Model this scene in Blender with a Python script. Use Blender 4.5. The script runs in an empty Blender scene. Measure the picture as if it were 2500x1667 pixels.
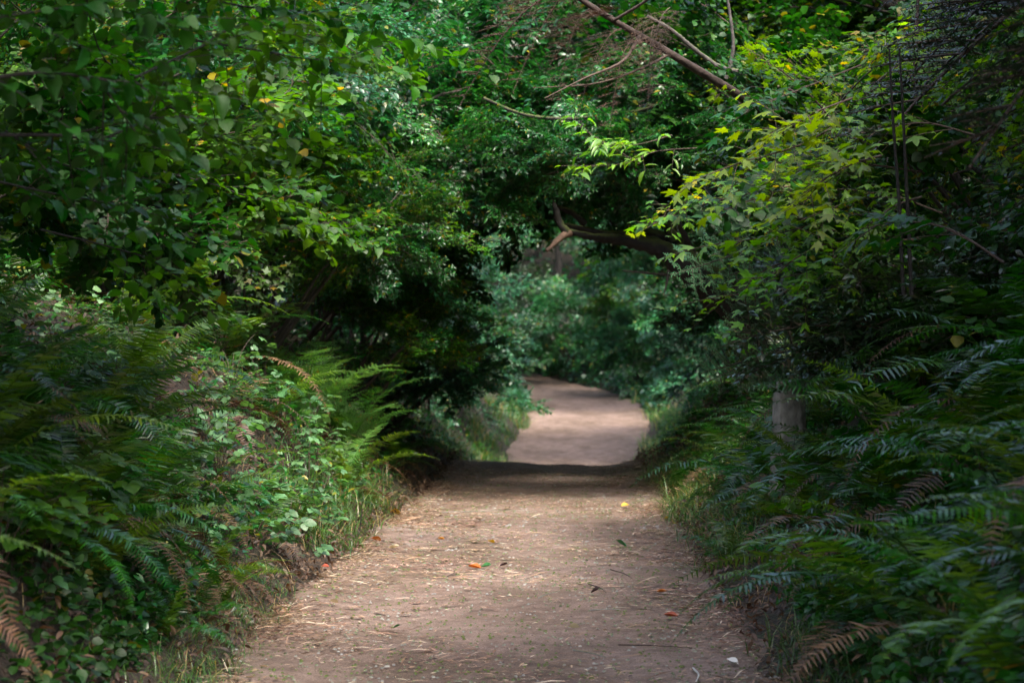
import bpy, math, random
import numpy as np
from mathutils import Vector, Matrix, Euler

R = math.radians
rnd = random.Random(7)
nr = np.random.default_rng(11)
sc = bpy.context.scene
col = sc.collection

# ------------------------------------------------------------------ camera, sky, sun, exposure
FPX = 5555.0            # focal length in pixels of the 2500 px wide photograph
CAMZ = 1.6
cam_d = bpy.data.cameras.new('camera')
cam_d.sensor_width = 36.0
cam_d.lens = 80.0
cam_d.clip_start = 0.1
cam_d.clip_end = 1500.0
cam_d.dof.use_dof = True
cam_d.dof.focus_distance = 13.5
cam_d.dof.aperture_fstop = 3.8
cam = bpy.data.objects.new('camera', cam_d)
col.objects.link(cam)
cam.location = (0, 0, CAMZ)
cam.rotation_euler = (R(90 - 0.38), 0, 0)
sc.camera = cam

SUN_EL, SUN_AZ = 57.0, 150.0      # azimuth clockwise from +Y: high, from behind the camera on the right
w = bpy.data.worlds.new('World'); sc.world = w; w.use_nodes = True
wn = w.node_tree.nodes; wl = w.node_tree.links
bg = wn['Background']
sky = wn.new('ShaderNodeTexSky'); sky.sky_type = 'NISHITA'; sky.sun_disc = False
sky.sun_elevation = R(SUN_EL); sky.sun_rotation = R(SUN_AZ)
sky.air_density = 1.0; sky.dust_density = 5.0; sky.ozone_density = 1.0
wl.new(sky.outputs[0], bg.inputs[0]); bg.inputs[1].default_value = 0.15
sd = bpy.data.lights.new('sun', 'SUN'); sd.energy = 1.3; sd.angle = R(12); sd.color = (1.0, 0.95, 0.86)
sun = bpy.data.objects.new('sun', sd); col.objects.link(sun)
sv = Vector((math.sin(R(SUN_AZ)) * math.cos(R(SUN_EL)), math.cos(R(SUN_AZ)) * math.cos(R(SUN_EL)), math.sin(R(SUN_EL))))
sun.rotation_euler = sv.to_track_quat('Z', 'Y').to_euler()
sc.view_settings.view_transform = 'Standard'
sc.view_settings.look = 'None'
sc.view_settings.exposure = 2.25
sc.view_settings.gamma = 1.0
sc.view_settings.use_curve_mapping = False
sc.cycles.max_bounces = 5
sc.cycles.diffuse_bounces = 1
sc.cycles.glossy_bounces = 2
sc.cycles.transmission_bounces = 4
sc.cycles.sample_clamp_indirect = 4.0

# ------------------------------------------------------------------ helpers
def tag(o, label=None, cat=None, group=None, kind=None):
    if label: o['label'] = label
    if cat: o['category'] = cat
    if group: o['group'] = group
    if kind: o['kind'] = kind
    return o

def empty(name, loc, label, cat, group=None, rz=0.0, scale=1.0):
    o = bpy.data.objects.new(name, None); col.objects.link(o)
    o.empty_display_size = 0.1
    o.location = loc; o.rotation_euler = (0, 0, rz); o.scale = (scale,) * 3
    return tag(o, label, cat, group)

class G:
    """collects pieces and builds one mesh"""
    def __init__(s):
        s.v = []; s.f = []; s.n = 0; s.loc_names = []
    def add(s, V, F, mat=0):
        V = np.asarray(V, dtype=np.float64).reshape(-1, 3)
        F = np.asarray(F, dtype=np.int64)
        s.v.append(V); s.f.append((F + s.n, mat)); s.n += len(V)
    def merge(s, g, M=None):
        off = s.n
        for V in g.v:
            if M is not None:
                V = V @ np.array(M.to_3x3()).T + np.array(M.translation)
            s.v.append(V); s.n += len(V)
        for F, m in g.f: s.f.append((F + off, m))
    def mesh(s, name, mats, smooth=False):
        me = bpy.data.meshes.new(name)
        V = np.concatenate(s.v); me.vertices.add(len(V)); me.vertices.foreach_set('co', V.astype(np.float32).ravel())
        idx = np.concatenate([F.ravel() for F, m in s.f])
        tot = np.concatenate([np.full(len(F), F.shape[1]) for F, m in s.f])
        mi = np.concatenate([np.full(len(F), m) for F, m in s.f])
        st = np.concatenate([[0], np.cumsum(tot)[:-1]])
        me.loops.add(len(idx)); me.loops.foreach_set('vertex_index', idx.astype(np.int32))
        me.polygons.add(len(tot)); me.polygons.foreach_set('loop_start', st.astype(np.int32))
        me.polygons.foreach_set('loop_total', tot.astype(np.int32))
        me.polygons.foreach_set('material_index', mi.astype(np.int32))
        if smooth: me.polygons.foreach_set('use_smooth', np.ones(len(tot), dtype=bool))
        for m in mats: me.materials.append(m)
        me.update(calc_edges=True); me.validate()
        return me

def link(name, me, parent=None, loc=(0, 0, 0), rot=(0, 0, 0), scale=1.0):
    o = bpy.data.objects.new(name, me); col.objects.link(o)
    o.parent = parent; o.location = loc; o.rotation_euler = rot
    o.scale = (scale,) * 3 if isinstance(scale, (int, float)) else scale
    return o

def tube(g, pts, rad, n=6, mat=0, noise=0.0, seed=0):
    pts = np.asarray(pts, float); rad = np.asarray(rad, float)
    T = np.gradient(pts, axis=0); T /= np.linalg.norm(T, axis=1)[:, None] + 1e-9
    a = np.array([0.0, 0, 1]) if abs(T[0][2]) < 0.9 else np.array([1.0, 0, 0])
    ring = []
    r_ = np.random.default_rng(seed)
    for i, t in enumerate(T):
        u = np.cross(t, a); u /= np.linalg.norm(u) + 1e-9; v = np.cross(t, u); a = np.cross(u, t) if True else a
        a = -v if np.dot(-v, a) > 0 else v
        th = np.arange(n) * 2 * math.pi / n
        rr = rad[i] * (1 + noise * r_.normal(size=n))
        ring.append(pts[i] + (np.cos(th) * rr)[:, None] * u + (np.sin(th) * rr)[:, None] * v)
    V = np.concatenate(ring); k = len(pts)
    F = []
    for i in range(k - 1):
        for j in range(n):
            F.append((i * n + j, i * n + (j + 1) % n, (i + 1) * n + (j + 1) % n, (i + 1) * n + j))
    g.add(V, F, mat)
    V2 = np.array([pts[-1] + T[-1] * rad[-1] * 0.6]); off = len(V)
    g.add(np.concatenate([ring[-1], V2]), [(j, (j + 1) % n, n) for j in range(n)], mat)
    g.add(np.concatenate([ring[0], [pts[0]]]), [((j + 1) % n, j, n) for j in range(n)], mat)

def spline(pts, n):
    """Catmull-Rom through the points"""
    P = np.asarray(pts, float); P = np.vstack([2 * P[0] - P[1], P, 2 * P[-1] - P[-2]])
    out = []
    m = len(P) - 3
    for i in range(n):
        t = i / (n - 1) * m; k = min(int(t), m - 1); t -= k
        a, b, c, d = P[k:k + 4]
        out.append(0.5 * ((2 * b) + (-a + c) * t + (2 * a - 5 * b + 4 * c - d) * t * t + (-a + 3 * b - 3 * c + d) * t ** 3))
    return np.array(out)

def batch(g, tmpl, pos, fwd, up, size, mat=0):
    """many transformed copies of a small template (V, F list of arrays)"""
    V, Fs = tmpl
    pos = np.asarray(pos, float); fwd = np.asarray(fwd, float); up = np.asarray(up, float); size = np.asarray(size, float)
    fwd = fwd / (np.linalg.norm(fwd, axis=1)[:, None] + 1e-9)
    rt = np.cross(fwd, up); rt /= np.linalg.norm(rt, axis=1)[:, None] + 1e-9
    u2 = np.cross(rt, fwd)
    A = (V[None, :, 0, None] * rt[:, None] + V[None, :, 1, None] * fwd[:, None] + V[None, :, 2, None] * u2[:, None]) * size[:, None, None] + pos[:, None]
    n, k = len(pos), len(V)
    base = g.n
    g.v.append(A.reshape(-1, 3)); g.n += n * k
    for F in Fs:
        FF = (F[None] + (np.arange(n) * k)[:, None, None]).reshape(-1, F.shape[1]) + base
        g.f.append((FF, mat))

# terrain -------------------------------------------------------------
PC = np.array([(-5, -.3), (8, -.12), (12.6, -.07), (17.7, .16), (22, .30), (27.8, .46), (33, .75), (40, 1.1), (46, 1.55), (50, 1.6), (55, 1.15), (60, -.3), (70, -5.0), (90, -14)])
PW = np.array([(-5, 1.4), (12, 1.28), (17.7, 1.2), (27.8, 1.12), (40, 1.25), (46, 1.25), (52, 1.1), (90, 1.0)])
PZ = np.array([(-5, 0), (20, 0), (25, 0.0), (28, -.08), (31, -.42), (34, -.8), (38, -.86), (41, -.66), (46, -.30), (50, -.07), (55, .02), (62, .4), (90, 2.0)])
def pc(y): return np.interp(y, PC[:, 0], PC[:, 1])
def pw(y): return np.interp(y, PW[:, 0], PW[:, 1])
def pz(y):
    return sum(np.interp(np.asarray(y) + d, PZ[:, 0], PZ[:, 1]) for d in (-1.2, -.6, 0, .6, 1.2)) / 5
def wob(x, y):
    return (np.sin(x * 2.1 + y * .7) + np.sin(x * .9 - y * 1.7 + 1) + np.sin(x * 3.7 + y * 2.9 + 2) * .5 + np.sin(y * 4.3 + x * 1.1) * .3)
def smooth(t): t = np.clip(t, 0, 1); return t * t * (3 - 2 * t)
def gz(x, y):
    """ground height"""
    x = np.asarray(x, float); y = np.asarray(y, float)
    u = x - pc(y); d = np.abs(u) - pw(y)
    left = u < 0
    steep = np.where(left, 1.10, 1.05)
    bank = steep * smooth((d + .05) / 1.3) + .48 * np.clip(d - 0.9, 0, 1.7) + 0.20 * np.clip(d - 2.6, 0, 5) + .45 * np.clip(d - 7, 0, 25)
    bank = bank * np.where(y > 50, np.clip(1 - (y - 50) / 30, .4, 1), 1)
    crest = np.clip(1 - np.abs(y - 26.5) / 4, 0, 1)
    und = crest * (.010 * np.sin(x * 3.1 + 2) + .012 * np.sin(x * 7.1 + y) + .03 * np.clip(np.abs(x - pc(y)) - .5, 0, 1)) + np.where(d > 0, .05 * wob(x, y) * smooth(d / .8), .012 * wob(x * .8, y * .8))
    back = .35 * np.clip(y - 62, 0, 60)
    return pz(y) + bank + und + back
def gzf(x, y): return float(gz(x, y))
def P(sx, sy, Y):
    """point at distance Y that stands where the photograph shows (sx, sy) of 2500 x 1667"""
    return Vector(((sx - 1250) / FPX * Y, Y, CAMZ - (sy - 796) / FPX * Y))
def side_pt(side, Y, off):
    x = float(pc(Y)) + side * (float(pw(Y)) + off)
    return Vector((x, Y, gzf(x, Y)))

# ------------------------------------------------------------------ materials
def mat_new(name):
    m = bpy.data.materials.new(name); m.use_nodes = True
    nt = m.node_tree; nt.nodes.clear()
    return m, nt.nodes, nt.links
def ramp(N, stops, interp='LINEAR'):
    r = N.new('ShaderNodeValToRGB'); cr = r.color_ramp; cr.interpolation = interp
    while len(cr.elements) > 1: cr.elements.remove(cr.elements[0])
    cr.elements[0].position = stops[0][0]; cr.elements[0].color = (*stops[0][1], 1)
    for p, c in stops[1:]:
        e = cr.elements.new(p); e.color = (*c, 1)
    return r

def leafmat(name, dark, mid, light, odd=None, odd_frac=0.03, trans=0.38, rough=0.38, tcol=None, spec=.8, var=.4):
    m, N, L = mat_new(name)
    geo = N.new('ShaderNodeNewGeometry'); oi = N.new('ShaderNodeObjectInfo')
    st = [(0, dark), (.45, mid), (1 - odd_frac - .02, light)]
    if odd: st += [(1 - odd_frac, odd)]
    r = ramp(N, st); L.new(geo.outputs['Random Per Island'], r.inputs[0])
    hsv = N.new('ShaderNodeHueSaturation'); hsv.inputs['Saturation'].default_value = 1.12
    mr = N.new('ShaderNodeMapRange'); mr.inputs[3].default_value = 1 - var; mr.inputs[4].default_value = 1 + var * .9
    L.new(oi.outputs['Random'], mr.inputs[0]); L.new(mr.outputs[0], hsv.inputs['Value'])
    tc = N.new('ShaderNodeTexCoord'); nz = N.new('ShaderNodeTexNoise'); nz.inputs['Scale'].default_value = 1.3
    nz.inputs['Detail'].default_value = 3
    L.new(geo.outputs['Position'], nz.inputs['Vector'])
    mh = N.new('ShaderNodeMapRange'); mh.inputs[1].default_value = .3; mh.inputs[2].default_value = .7
    mh.inputs[3].default_value = .478; mh.inputs[4].default_value = .522
    L.new(nz.outputs[0], mh.inputs[0]); L.new(mh.outputs[0], hsv.inputs['Hue'])
    L.new(r.outputs[0], hsv.inputs['Color'])
    p = N.new('ShaderNodeBsdfPrincipled'); L.new(hsv.outputs[0], p.inputs['Base Color'])
    p.inputs['Specular IOR Level'].default_value = spec; p.inputs['Coat Weight'].default_value = .08 if rough < .4 else 0; p.inputs['Coat Roughness'].default_value = .3
    n2 = N.new('ShaderNodeTexNoise'); n2.inputs['Scale'].default_value = 60
    L.new(tc.outputs['Object'], n2.inputs['Vector'])
    m2 = N.new('ShaderNodeMapRange'); m2.inputs[3].default_value = rough - .08; m2.inputs[4].default_value = rough + .15
    L.new(n2.outputs[0], m2.inputs[0]); L.new(m2.outputs[0], p.inputs['Roughness'])
    bp = N.new('ShaderNodeBump'); bp.inputs['Strength'].default_value = .25; bp.inputs['Distance'].default_value = .004
    L.new(n2.outputs[0], bp.inputs['Height']); L.new(bp.outputs[0], p.inputs['Normal'])
    t = N.new('ShaderNodeBsdfTranslucent')
    mx = N.new('ShaderNodeMix'); mx.data_type = 'RGBA'; mx.blend_type = 'MULTIPLY'; mx.inputs[0].default_value = 1
    tcol = tcol or (2.0, 1.9, .7)
    L.new(hsv.outputs[0], mx.inputs[6]); mx.inputs[7].default_value = (*tcol, 1); mx.clamp_result = False
    L.new(mx.outputs[2], t.inputs[0])
    s = N.new('ShaderNodeMixShader'); s.inputs[0].default_value = trans
    L.new(p.outputs[0], s.inputs[1]); L.new(t.outputs[0], s.inputs[2])
    o = N.new('ShaderNodeOutputMaterial'); L.new(s.outputs[0], o.inputs[0])
    return m

def barkmat(name, c1, c2, moss=0.0, scale=9, mossc=(.07, .10, .015)):
    m, N, L = mat_new(name)
    tc = N.new('ShaderNodeTexCoord'); nz = N.new('ShaderNodeTexNoise'); nz.inputs['Scale'].default_value = scale; nz.inputs['Detail'].default_value = 6
    L.new(tc.outputs['Object'], nz.inputs['Vector'])
    r = ramp(N, [(.3, c1), (.7, c2)]); L.new(nz.outputs[0], r.inputs[0])
    p = N.new('ShaderNodeBsdfPrincipled'); p.inputs['Roughness'].default_value = .85
    last = r.outputs[0]
    if moss > 0:
        geo = N.new('ShaderNodeNewGeometry'); sp = N.new('ShaderNodeSeparateXYZ'); L.new(geo.outputs['Normal'], sp.inputs[0])
        n3 = N.new('ShaderNodeTexNoise'); n3.inputs['Scale'].default_value = 4; n3.inputs['Detail'].default_value = 4; L.new(tc.outputs['Object'], n3.inputs['Vector'])
        ad = N.new('ShaderNodeMath'); ad.operation = 'MULTIPLY_ADD'; L.new(sp.outputs[2], ad.inputs[0]); ad.inputs[1].default_value = .45; L.new(n3.outputs[0], ad.inputs[2])
        mr = N.new('ShaderNodeMapRange'); mr.inputs[1].default_value = .75 - moss * .5; mr.inputs[2].default_value = .95 - moss * .5; L.new(ad.outputs[0], mr.inputs[0])
        mx = N.new('ShaderNodeMix'); mx.data_type = 'RGBA'; L.new(mr.outputs[0], mx.inputs[0]); L.new(last, mx.inputs[6]); mx.inputs[7].default_value = (*mossc, 1)
        last = mx.outputs[2]
    L.new(last, p.inputs['Base Color'])
    b = N.new('ShaderNodeBump'); b.inputs['Strength'].default_value = .7; b.inputs['Distance'].default_value = .02; L.new(nz.outputs[0], b.inputs['Height']); L.new(b.outputs[0], p.inputs['Normal'])
    o = N.new('ShaderNodeOutputMaterial'); L.new(p.outputs[0], o.inputs[0])
    return m

M = {}
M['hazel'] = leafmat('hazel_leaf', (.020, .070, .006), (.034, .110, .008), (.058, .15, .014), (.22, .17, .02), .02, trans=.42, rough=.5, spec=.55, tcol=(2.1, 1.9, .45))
M['hazeldark'] = leafmat('shade_coloured_leaf', (.008, .036, .006), (.015, .065, .008), (.028, .10, .014), (.14, .13, .02), .015, trans=.3, rough=.5, spec=.45)  # darker copy of the hazel leaf, shade put into its colour
M['gloss'] = leafmat('glossy_leaf', (.008, .045, .012), (.016, .09, .020), (.038, .15, .034), (.20, .18, .03), .02, trans=.28, rough=.30, tcol=(1.8, 1.8, .7), spec=.6)
M['cool'] = leafmat('cool_leaf', (.016, .075, .036), (.035, .145, .064), (.07, .21, .10), (.15, .17, .05), .03, trans=.3, rough=.34, tcol=(1.6, 1.8, .9))
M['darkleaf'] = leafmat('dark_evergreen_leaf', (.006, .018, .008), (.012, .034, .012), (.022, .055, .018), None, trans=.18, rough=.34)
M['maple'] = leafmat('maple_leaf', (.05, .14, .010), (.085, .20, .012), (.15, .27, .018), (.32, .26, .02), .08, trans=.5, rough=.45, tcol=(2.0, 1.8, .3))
M['maplesun'] = leafmat('sunlit_maple_leaf', (.10, .19, .012), (.17, .25, .014), (.30, .32, .016), (.42, .33, .02), .12, trans=.55, rough=.45, tcol=(1.9, 1.7, .3))  # lighter, yellower maple copy; sunlight through the leaf is put into its colour
M['sprig'] = leafmat('fresh_leaf', (.08, .20, .03), (.12, .27, .04), (.18, .34, .06), None, trans=.45, rough=.35, tcol=(1.8, 1.7, .4))
M['fern'] = leafmat('sword_fern', (.008, .040, .008), (.018, .075, .009), (.036, .11, .014), (.12, .07, .02), .03, trans=.3, rough=.3, tcol=(1.9, 2.0, .4), spec=.6, var=.45)
M['fernpale'] = leafmat('pale_fern', (.06, .15, .035), (.095, .22, .055), (.13, .28, .08), (.2, .18, .04), .02, trans=.42, rough=.4, tcol=(1.8, 1.8, .5), var=.25)
M['fernyellow'] = leafmat('olive_fern', (.035, .08, .010), (.06, .12, .012), (.09, .16, .02), (.2, .12, .03), .06, trans=.4, rough=.36, tcol=(2, 1.9, .3))
M['ferndead'] = leafmat('dead_fern', (.04, .02, .010), (.095, .05, .025), (.19, .115, .065), None, trans=.25, rough=.6, tcol=(1.5, 1.1, .7))
M['herb'] = leafmat('herb_leaf', (.05, .12, .045), (.085, .18, .075), (.13, .24, .11), (.2, .2, .04), .03, trans=.36, rough=.42, tcol=(1.7, 1.7, .6))
M['needle'] = leafmat('fir_needle', (.05, .15, .075), (.085, .22, .11), (.13, .30, .16), None, trans=.2, rough=.4, tcol=(1.5, 1.6, .7))
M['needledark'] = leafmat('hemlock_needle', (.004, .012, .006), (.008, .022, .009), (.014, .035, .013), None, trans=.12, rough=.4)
M['needledead'] = leafmat('dead_needle', (.035, .014, .010), (.07, .028, .018), (.11, .05, .03), None, trans=.15, rough=.7, tcol=(1.3, 1, .8))
M['grass'] = leafmat('grass', (.03, .08, .018), (.05, .12, .03), (.09, .17, .05), (.30, .24, .12), .10, trans=.35, rough=.4)
M['straw'] = leafmat('dry_grass', (.14, .09, .04), (.25, .17, .08), (.36, .27, .15), None, trans=.25, rough=.6, tcol=(1.2, 1.1, .8))
M['litter'] = leafmat('litter', (.07, .03, .018), (.22, .13, .08), (.44, .31, .22), (.55, .46, .36), .12, trans=.05, rough=.75, var=.1)
M['bark'] = barkmat('bark', (.018, .014, .011), (.055, .045, .035))
M['barkpale'] = barkmat('pale_bark', (.05, .043, .038), (.11, .098, .088), moss=.15, scale=14)
M['barkmoss'] = barkmat('mossy_bark', (.006, .005, .004), (.018, .014, .011), moss=.30, scale=16, mossc=(.05, .065, .010))
M['barkbrown'] = barkmat('brown_bark', (.022, .014, .011), (.055, .036, .028), scale=22)
M['barkbroken'] = barkmat('broken_wood', (.12, .07, .05), (.25, .16, .11), scale=20)
M['twig'] = barkmat('twig', (.035, .022, .016), (.08, .055, .04), scale=30)
M['stump'] = barkmat('weathered_wood', (.16, .155, .15), (.34, .33, .31), moss=.05, scale=18)
M['stick'] = barkmat('tan_stick', (.32, .17, .07), (.45, .27, .13), scale=30)
M['blackstick'] = barkmat('black_stick', (.008, .007, .006), (.02, .017, .014), scale=30)
def flat(name, c, rough=.6, trans=.2):
    return leafmat(name, tuple(x * .8 for x in c), c, tuple(min(1, x * 1.15) for x in c), None, trans=trans, rough=rough, tcol=(1.1, 1, .7), var=.05)
M['yellow'] = flat('yellow_leaf', (.52, .33, .05)); M['orange'] = flat('orange_leaf', (.42, .17, .04))
M['red'] = flat('red_leaf', (.26, .05, .02)); M['brownleaf'] = flat('brown_leaf', (.035, .012, .012))
M['greenleaf'] = flat('green_leaf', (.03, .13, .04)); M['paleleaf'] = flat('pale_leaf', (.5, .42, .3)); M['white'] = flat('white_chip', (.72, .72, .70))

def groundmat():
    m, N, L = mat_new('forest_floor')
    geo = N.new('ShaderNodeNewGeometry')
    n1 = N.new('ShaderNodeTexNoise'); n1.inputs['Scale'].default_value = 3; n1.inputs['Detail'].default_value = 8; L.new(geo.outputs['Position'], n1.inputs['Vector'])
    n2 = N.new('ShaderNodeTexNoise'); n2.inputs['Scale'].default_value = 45; n2.inputs['Detail'].default_value = 6; L.new(geo.outputs['Position'], n2.inputs['Vector'])
    r1 = ramp(N, [(.3, (.018, .012, .008)), (.55, (.045, .029, .018)), (.75, (.085, .055, .035))]); L.new(n2.outputs[0], r1.inputs[0])
    r2 = ramp(N, [(.45, (.55, .5, .45)), (.6, (.5, .75, .4))]); L.new(n1.outputs[0], r2.inputs[0])
    mx = N.new('ShaderNodeMix'); mx.data_type = 'RGBA'; mx.blend_type = 'MULTIPLY'; mx.inputs[0].default_value = .8
    L.new(r1.outputs[0], mx.inputs[6]); L.new(r2.outputs[0], mx.inputs[7])
    p = N.new('ShaderNodeBsdfPrincipled'); p.inputs['Roughness'].default_value = .9; L.new(mx.outputs[2], p.inputs['Base Color'])
    b = N.new('ShaderNodeBump'); b.inputs['Strength'].default_value = 1; b.inputs['Distance'].default_value = .03; L.new(n2.outputs[0], b.inputs['Height']); L.new(b.outputs[0], p.inputs['Normal'])
    o = N.new('ShaderNodeOutputMaterial'); L.new(p.outputs[0], o.inputs[0])
    return m
def pathmat():
    m, N, L = mat_new('trodden_earth')
    geo = N.new('ShaderNodeNewGeometry')
    def noise(s, d=5, sy=1.0):
        mp = N.new('ShaderNodeMapping'); mp.inputs['Scale'].default_value = (1, sy, 1); L.new(geo.outputs['Position'], mp.inputs[0])
        n = N.new('ShaderNodeTexNoise'); n.inputs['Scale'].default_value = s; n.inputs['Detail'].default_value = d; n.inputs['Roughness'].default_value = .65
        L.new(mp.outputs[0], n.inputs['Vector']); return n
    big = noise(.9, 4, .6); mid = noise(7, 6); fine = noise(120, 4); 
    r1 = ramp(N, [(.3, (.125, .087, .066)), (.5, (.198, .145, .117)), (.7, (.26, .198, .165))]); L.new(mid.outputs[0], r1.inputs[0])
    r2 = ramp(N, [(.38, (.62, .56, .48)), (.58, (1.05, 1.0, 1.0))]); L.new(big.outputs[0], r2.inputs[0])
    r3 = ramp(N, [(.36, (.40, .36, .34)), (.5, (1, 1, 1)), (.62, (1.5, 1.45, 1.4))]); L.new(fine.outputs[0], r3.inputs[0])
    a = N.new('ShaderNodeMix'); a.data_type = 'RGBA'; a.blend_type = 'MULTIPLY'; a.inputs[0].default_value = 1; L.new(r1.outputs[0], a.inputs[6]); L.new(r2.outputs[0], a.inputs[7])
    b_ = N.new('ShaderNodeMix'); b_.data_type = 'RGBA'; b_.blend_type = 'MULTIPLY'; b_.inputs[0].default_value = .8; L.new(a.outputs[2], b_.inputs[6]); L.new(r3.outputs[0], b_.inputs[7])
    p = N.new('ShaderNodeBsdfPrincipled'); p.inputs['Roughness'].default_value = .85; L.new(b_.outputs[2], p.inputs['Base Color'])
    b1 = N.new('ShaderNodeBump'); b1.inputs['Strength'].default_value = .8; b1.inputs['Distance'].default_value = .012; L.new(fine.outputs[0], b1.inputs['Height'])
    b2 = N.new('ShaderNodeBump'); b2.inputs['Strength'].default_value = .8; b2.inputs['Distance'].default_value = .04; L.new(mid.outputs[0], b2.inputs['Height']); L.new(b1.outputs[0], b2.inputs['Normal'])
    L.new(b2.outputs[0], p.inputs['Normal'])
    o = N.new('ShaderNodeOutputMaterial'); L.new(p.outputs[0], o.inputs[0])
    return m
M['ground'] = groundmat(); M['path'] = pathmat()

# ------------------------------------------------------------------ ground and path
def build_ground():
    ys = np.concatenate([np.arange(-6, 60, .25), np.arange(60, 130, 2.5), [160, 220, 320, 450]])
    us = np.concatenate([[-300, -150, -80, -50], np.arange(-36, -6, 1.5), np.arange(-6, 6.01, .2), np.arange(7.5, 36, 1.5), [50, 80, 150, 300]])
    U, Y = np.meshgrid(us, ys)
    X = U + pc(Y)
    Z = gz(X, Y)
    d = np.abs(U) - pw(Y)
    Z = np.minimum(Z, 40)
    inside = smooth((-d - .0) / .25)
    Z = Z - .05 * inside
    V = np.stack([X, Y, Z], -1).reshape(-1, 3)
    ny, nu = X.shape
    i = np.arange(ny - 1)[:, None] * nu + np.arange(nu - 1)[None]
    F = np.stack([i, i + 1, i + 1 + nu, i + nu], -1).reshape(-1, 4)
    g = G(); g.add(V, F)
    o = link('ground', g.mesh('ground', [M['ground']], True)); tag(o, kind='structure')
    # behind the camera the ground goes on
    ys = np.arange(-6, 68, .12); us = np.linspace(-1.5, 1.5, 41)
    U, Y = np.meshgrid(us, ys)
    W = U * (1 + .0 * Y)
    edge = pw(Y) + .06 * np.sin(Y * 2.3) + .04 * np.sin(Y * 5.1 + 1) + .05 * np.sin(Y * .9 + 2 + np.sign(U))
    T = U / 1.5
    X = pc(Y) + T * (edge + .12)
    Z = gz(np.clip(X, pc(Y) - pw(Y) * .98, pc(Y) + pw(Y) * .98), Y)
    a = np.abs(T)
    Z = Z + .006 + .02 * smooth((a - .6) / .25) - .075 * smooth((a - .88) / .12)
    Z += .004 * np.sin(X * 23 + Y * 5) * np.sin(Y * 17) + .006 * np.sin(X * 7 + 3 * np.sin(Y * 2.2))
    V = np.stack([X, Y, Z], -1).reshape(-1, 3); ny, nu = X.shape
    i = np.arange(ny - 1)[:, None] * nu + np.arange(nu - 1)[None]
    F = np.stack([i, i + 1, i + 1 + nu, i + nu], -1).reshape(-1, 4)
    g = G(); g.add(V, F)
    o = link('path', g.mesh('path', [M['path']], True)); tag(o, kind='structure')
build_ground()

# ------------------------------------------------------------------ leaf templates (length 1 along +Y, normal +Z)
def leaf_strip(ts, ws, fold=.18, droop=.25, serr=0.0, pleat=0.0):
    V = []; F4 = []
    n = len(ts)
    for i, (t, w_) in enumerate(zip(ts, ws)):
        z = -droop * t * t
        s = 1 + (serr if i % 2 else -serr * .4)
        pl = pleat * (1 if i % 2 else -1)
        V += [(-w_ * s, t + (.03 if i % 2 else 0), z + fold * w_ + pl), (0, t, z), (w_ * s, t + (.03 if i % 2 else 0), z + fold * w_ + pl)]
    for i in range(n - 1):
        a = i * 3
        F4 += [(a, a + 1, a + 4, a + 3), (a + 1, a + 2, a + 5, a + 4)]
    return np.array(V, float), [np.array(F4)]
T_small = leaf_strip([0, .3, .65, 1], [.02, .26, .22, .01], .3, .18)
T_lance = leaf_strip([0, .25, .55, .8, 1], [.02, .16, .18, .10, .01], .35, .3)
T_round = leaf_strip([0, .12, .3, .5, .7, .86, 1], [.12, .34, .42, .44, .36, .2, .01], .15, .22, .06, .012)
T_hazel = leaf_strip([0, .07, .16, .26, .37, .48, .59, .7, .8, .89, 1], [.10, .27, .36, .41, .44, .43, .41, .34, .26, .14, .01], .12, .22, .05, .014)
def leaf_maple(lobes=5, cup=.15):
    V = [(0, 0, 0), (0, .35, .03)]; ang = {5: [-115, -55, 0, 55, 115], 3: [-70, 0, 70]}[lobes]
    ln = {5: [.38, .60, .68, .60, .38], 3: [.55, .72, .55]}[lobes]
    ring = []
    pts = []
    for k, (a, l) in enumerate(zip(ang, ln)):
        for da, fl in ((-17, .62), (-8, .82), (0, 1.0), (8, .82), (17, .62)):
            pts.append((a + da, l * fl))
        if k < lobes - 1: pts.append(((a + ang[k + 1]) / 2, .30))
    for a, l in pts:
        x = math.sin(R(a)) * l; y = .35 + math.cos(R(a)) * l
        V.append((x, y, cup * .6 * abs(x) * .4 - .22 * (l ** 2)))
    n = len(pts)
    F = [(1, 2 + i + 1, 2 + i) for i in range(n - 1)] + [(1, 2, 0), (1, 0, 2 + n - 1)]
    return np.array(V, float), [np.array(F)]
T_maple = leaf_maple(5); T_lobe3 = leaf_maple(3)
def trifol():
    V, F = T_round; VV = []; FF = []
    for a, s, o in ((0, .55, (0, .45, 0)), (70, .42, (.03, .4, 0)), (-70, .42, (-.03, .4, 0))):
        c, sn = math.cos(R(a)), math.sin(R(a))
        W_ = V.copy() * s; W2 = np.stack([W_[:, 0] * c + W_[:, 1] * sn, -W_[:, 0] * sn + W_[:, 1] * c, W_[:, 2]], 1) + np.array(o)
        FF.append(F[0] + len(V) * len(VV)); VV.append(W2)
    return np.concatenate(VV), [np.concatenate(FF)]
T_tri = trifol()

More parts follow.
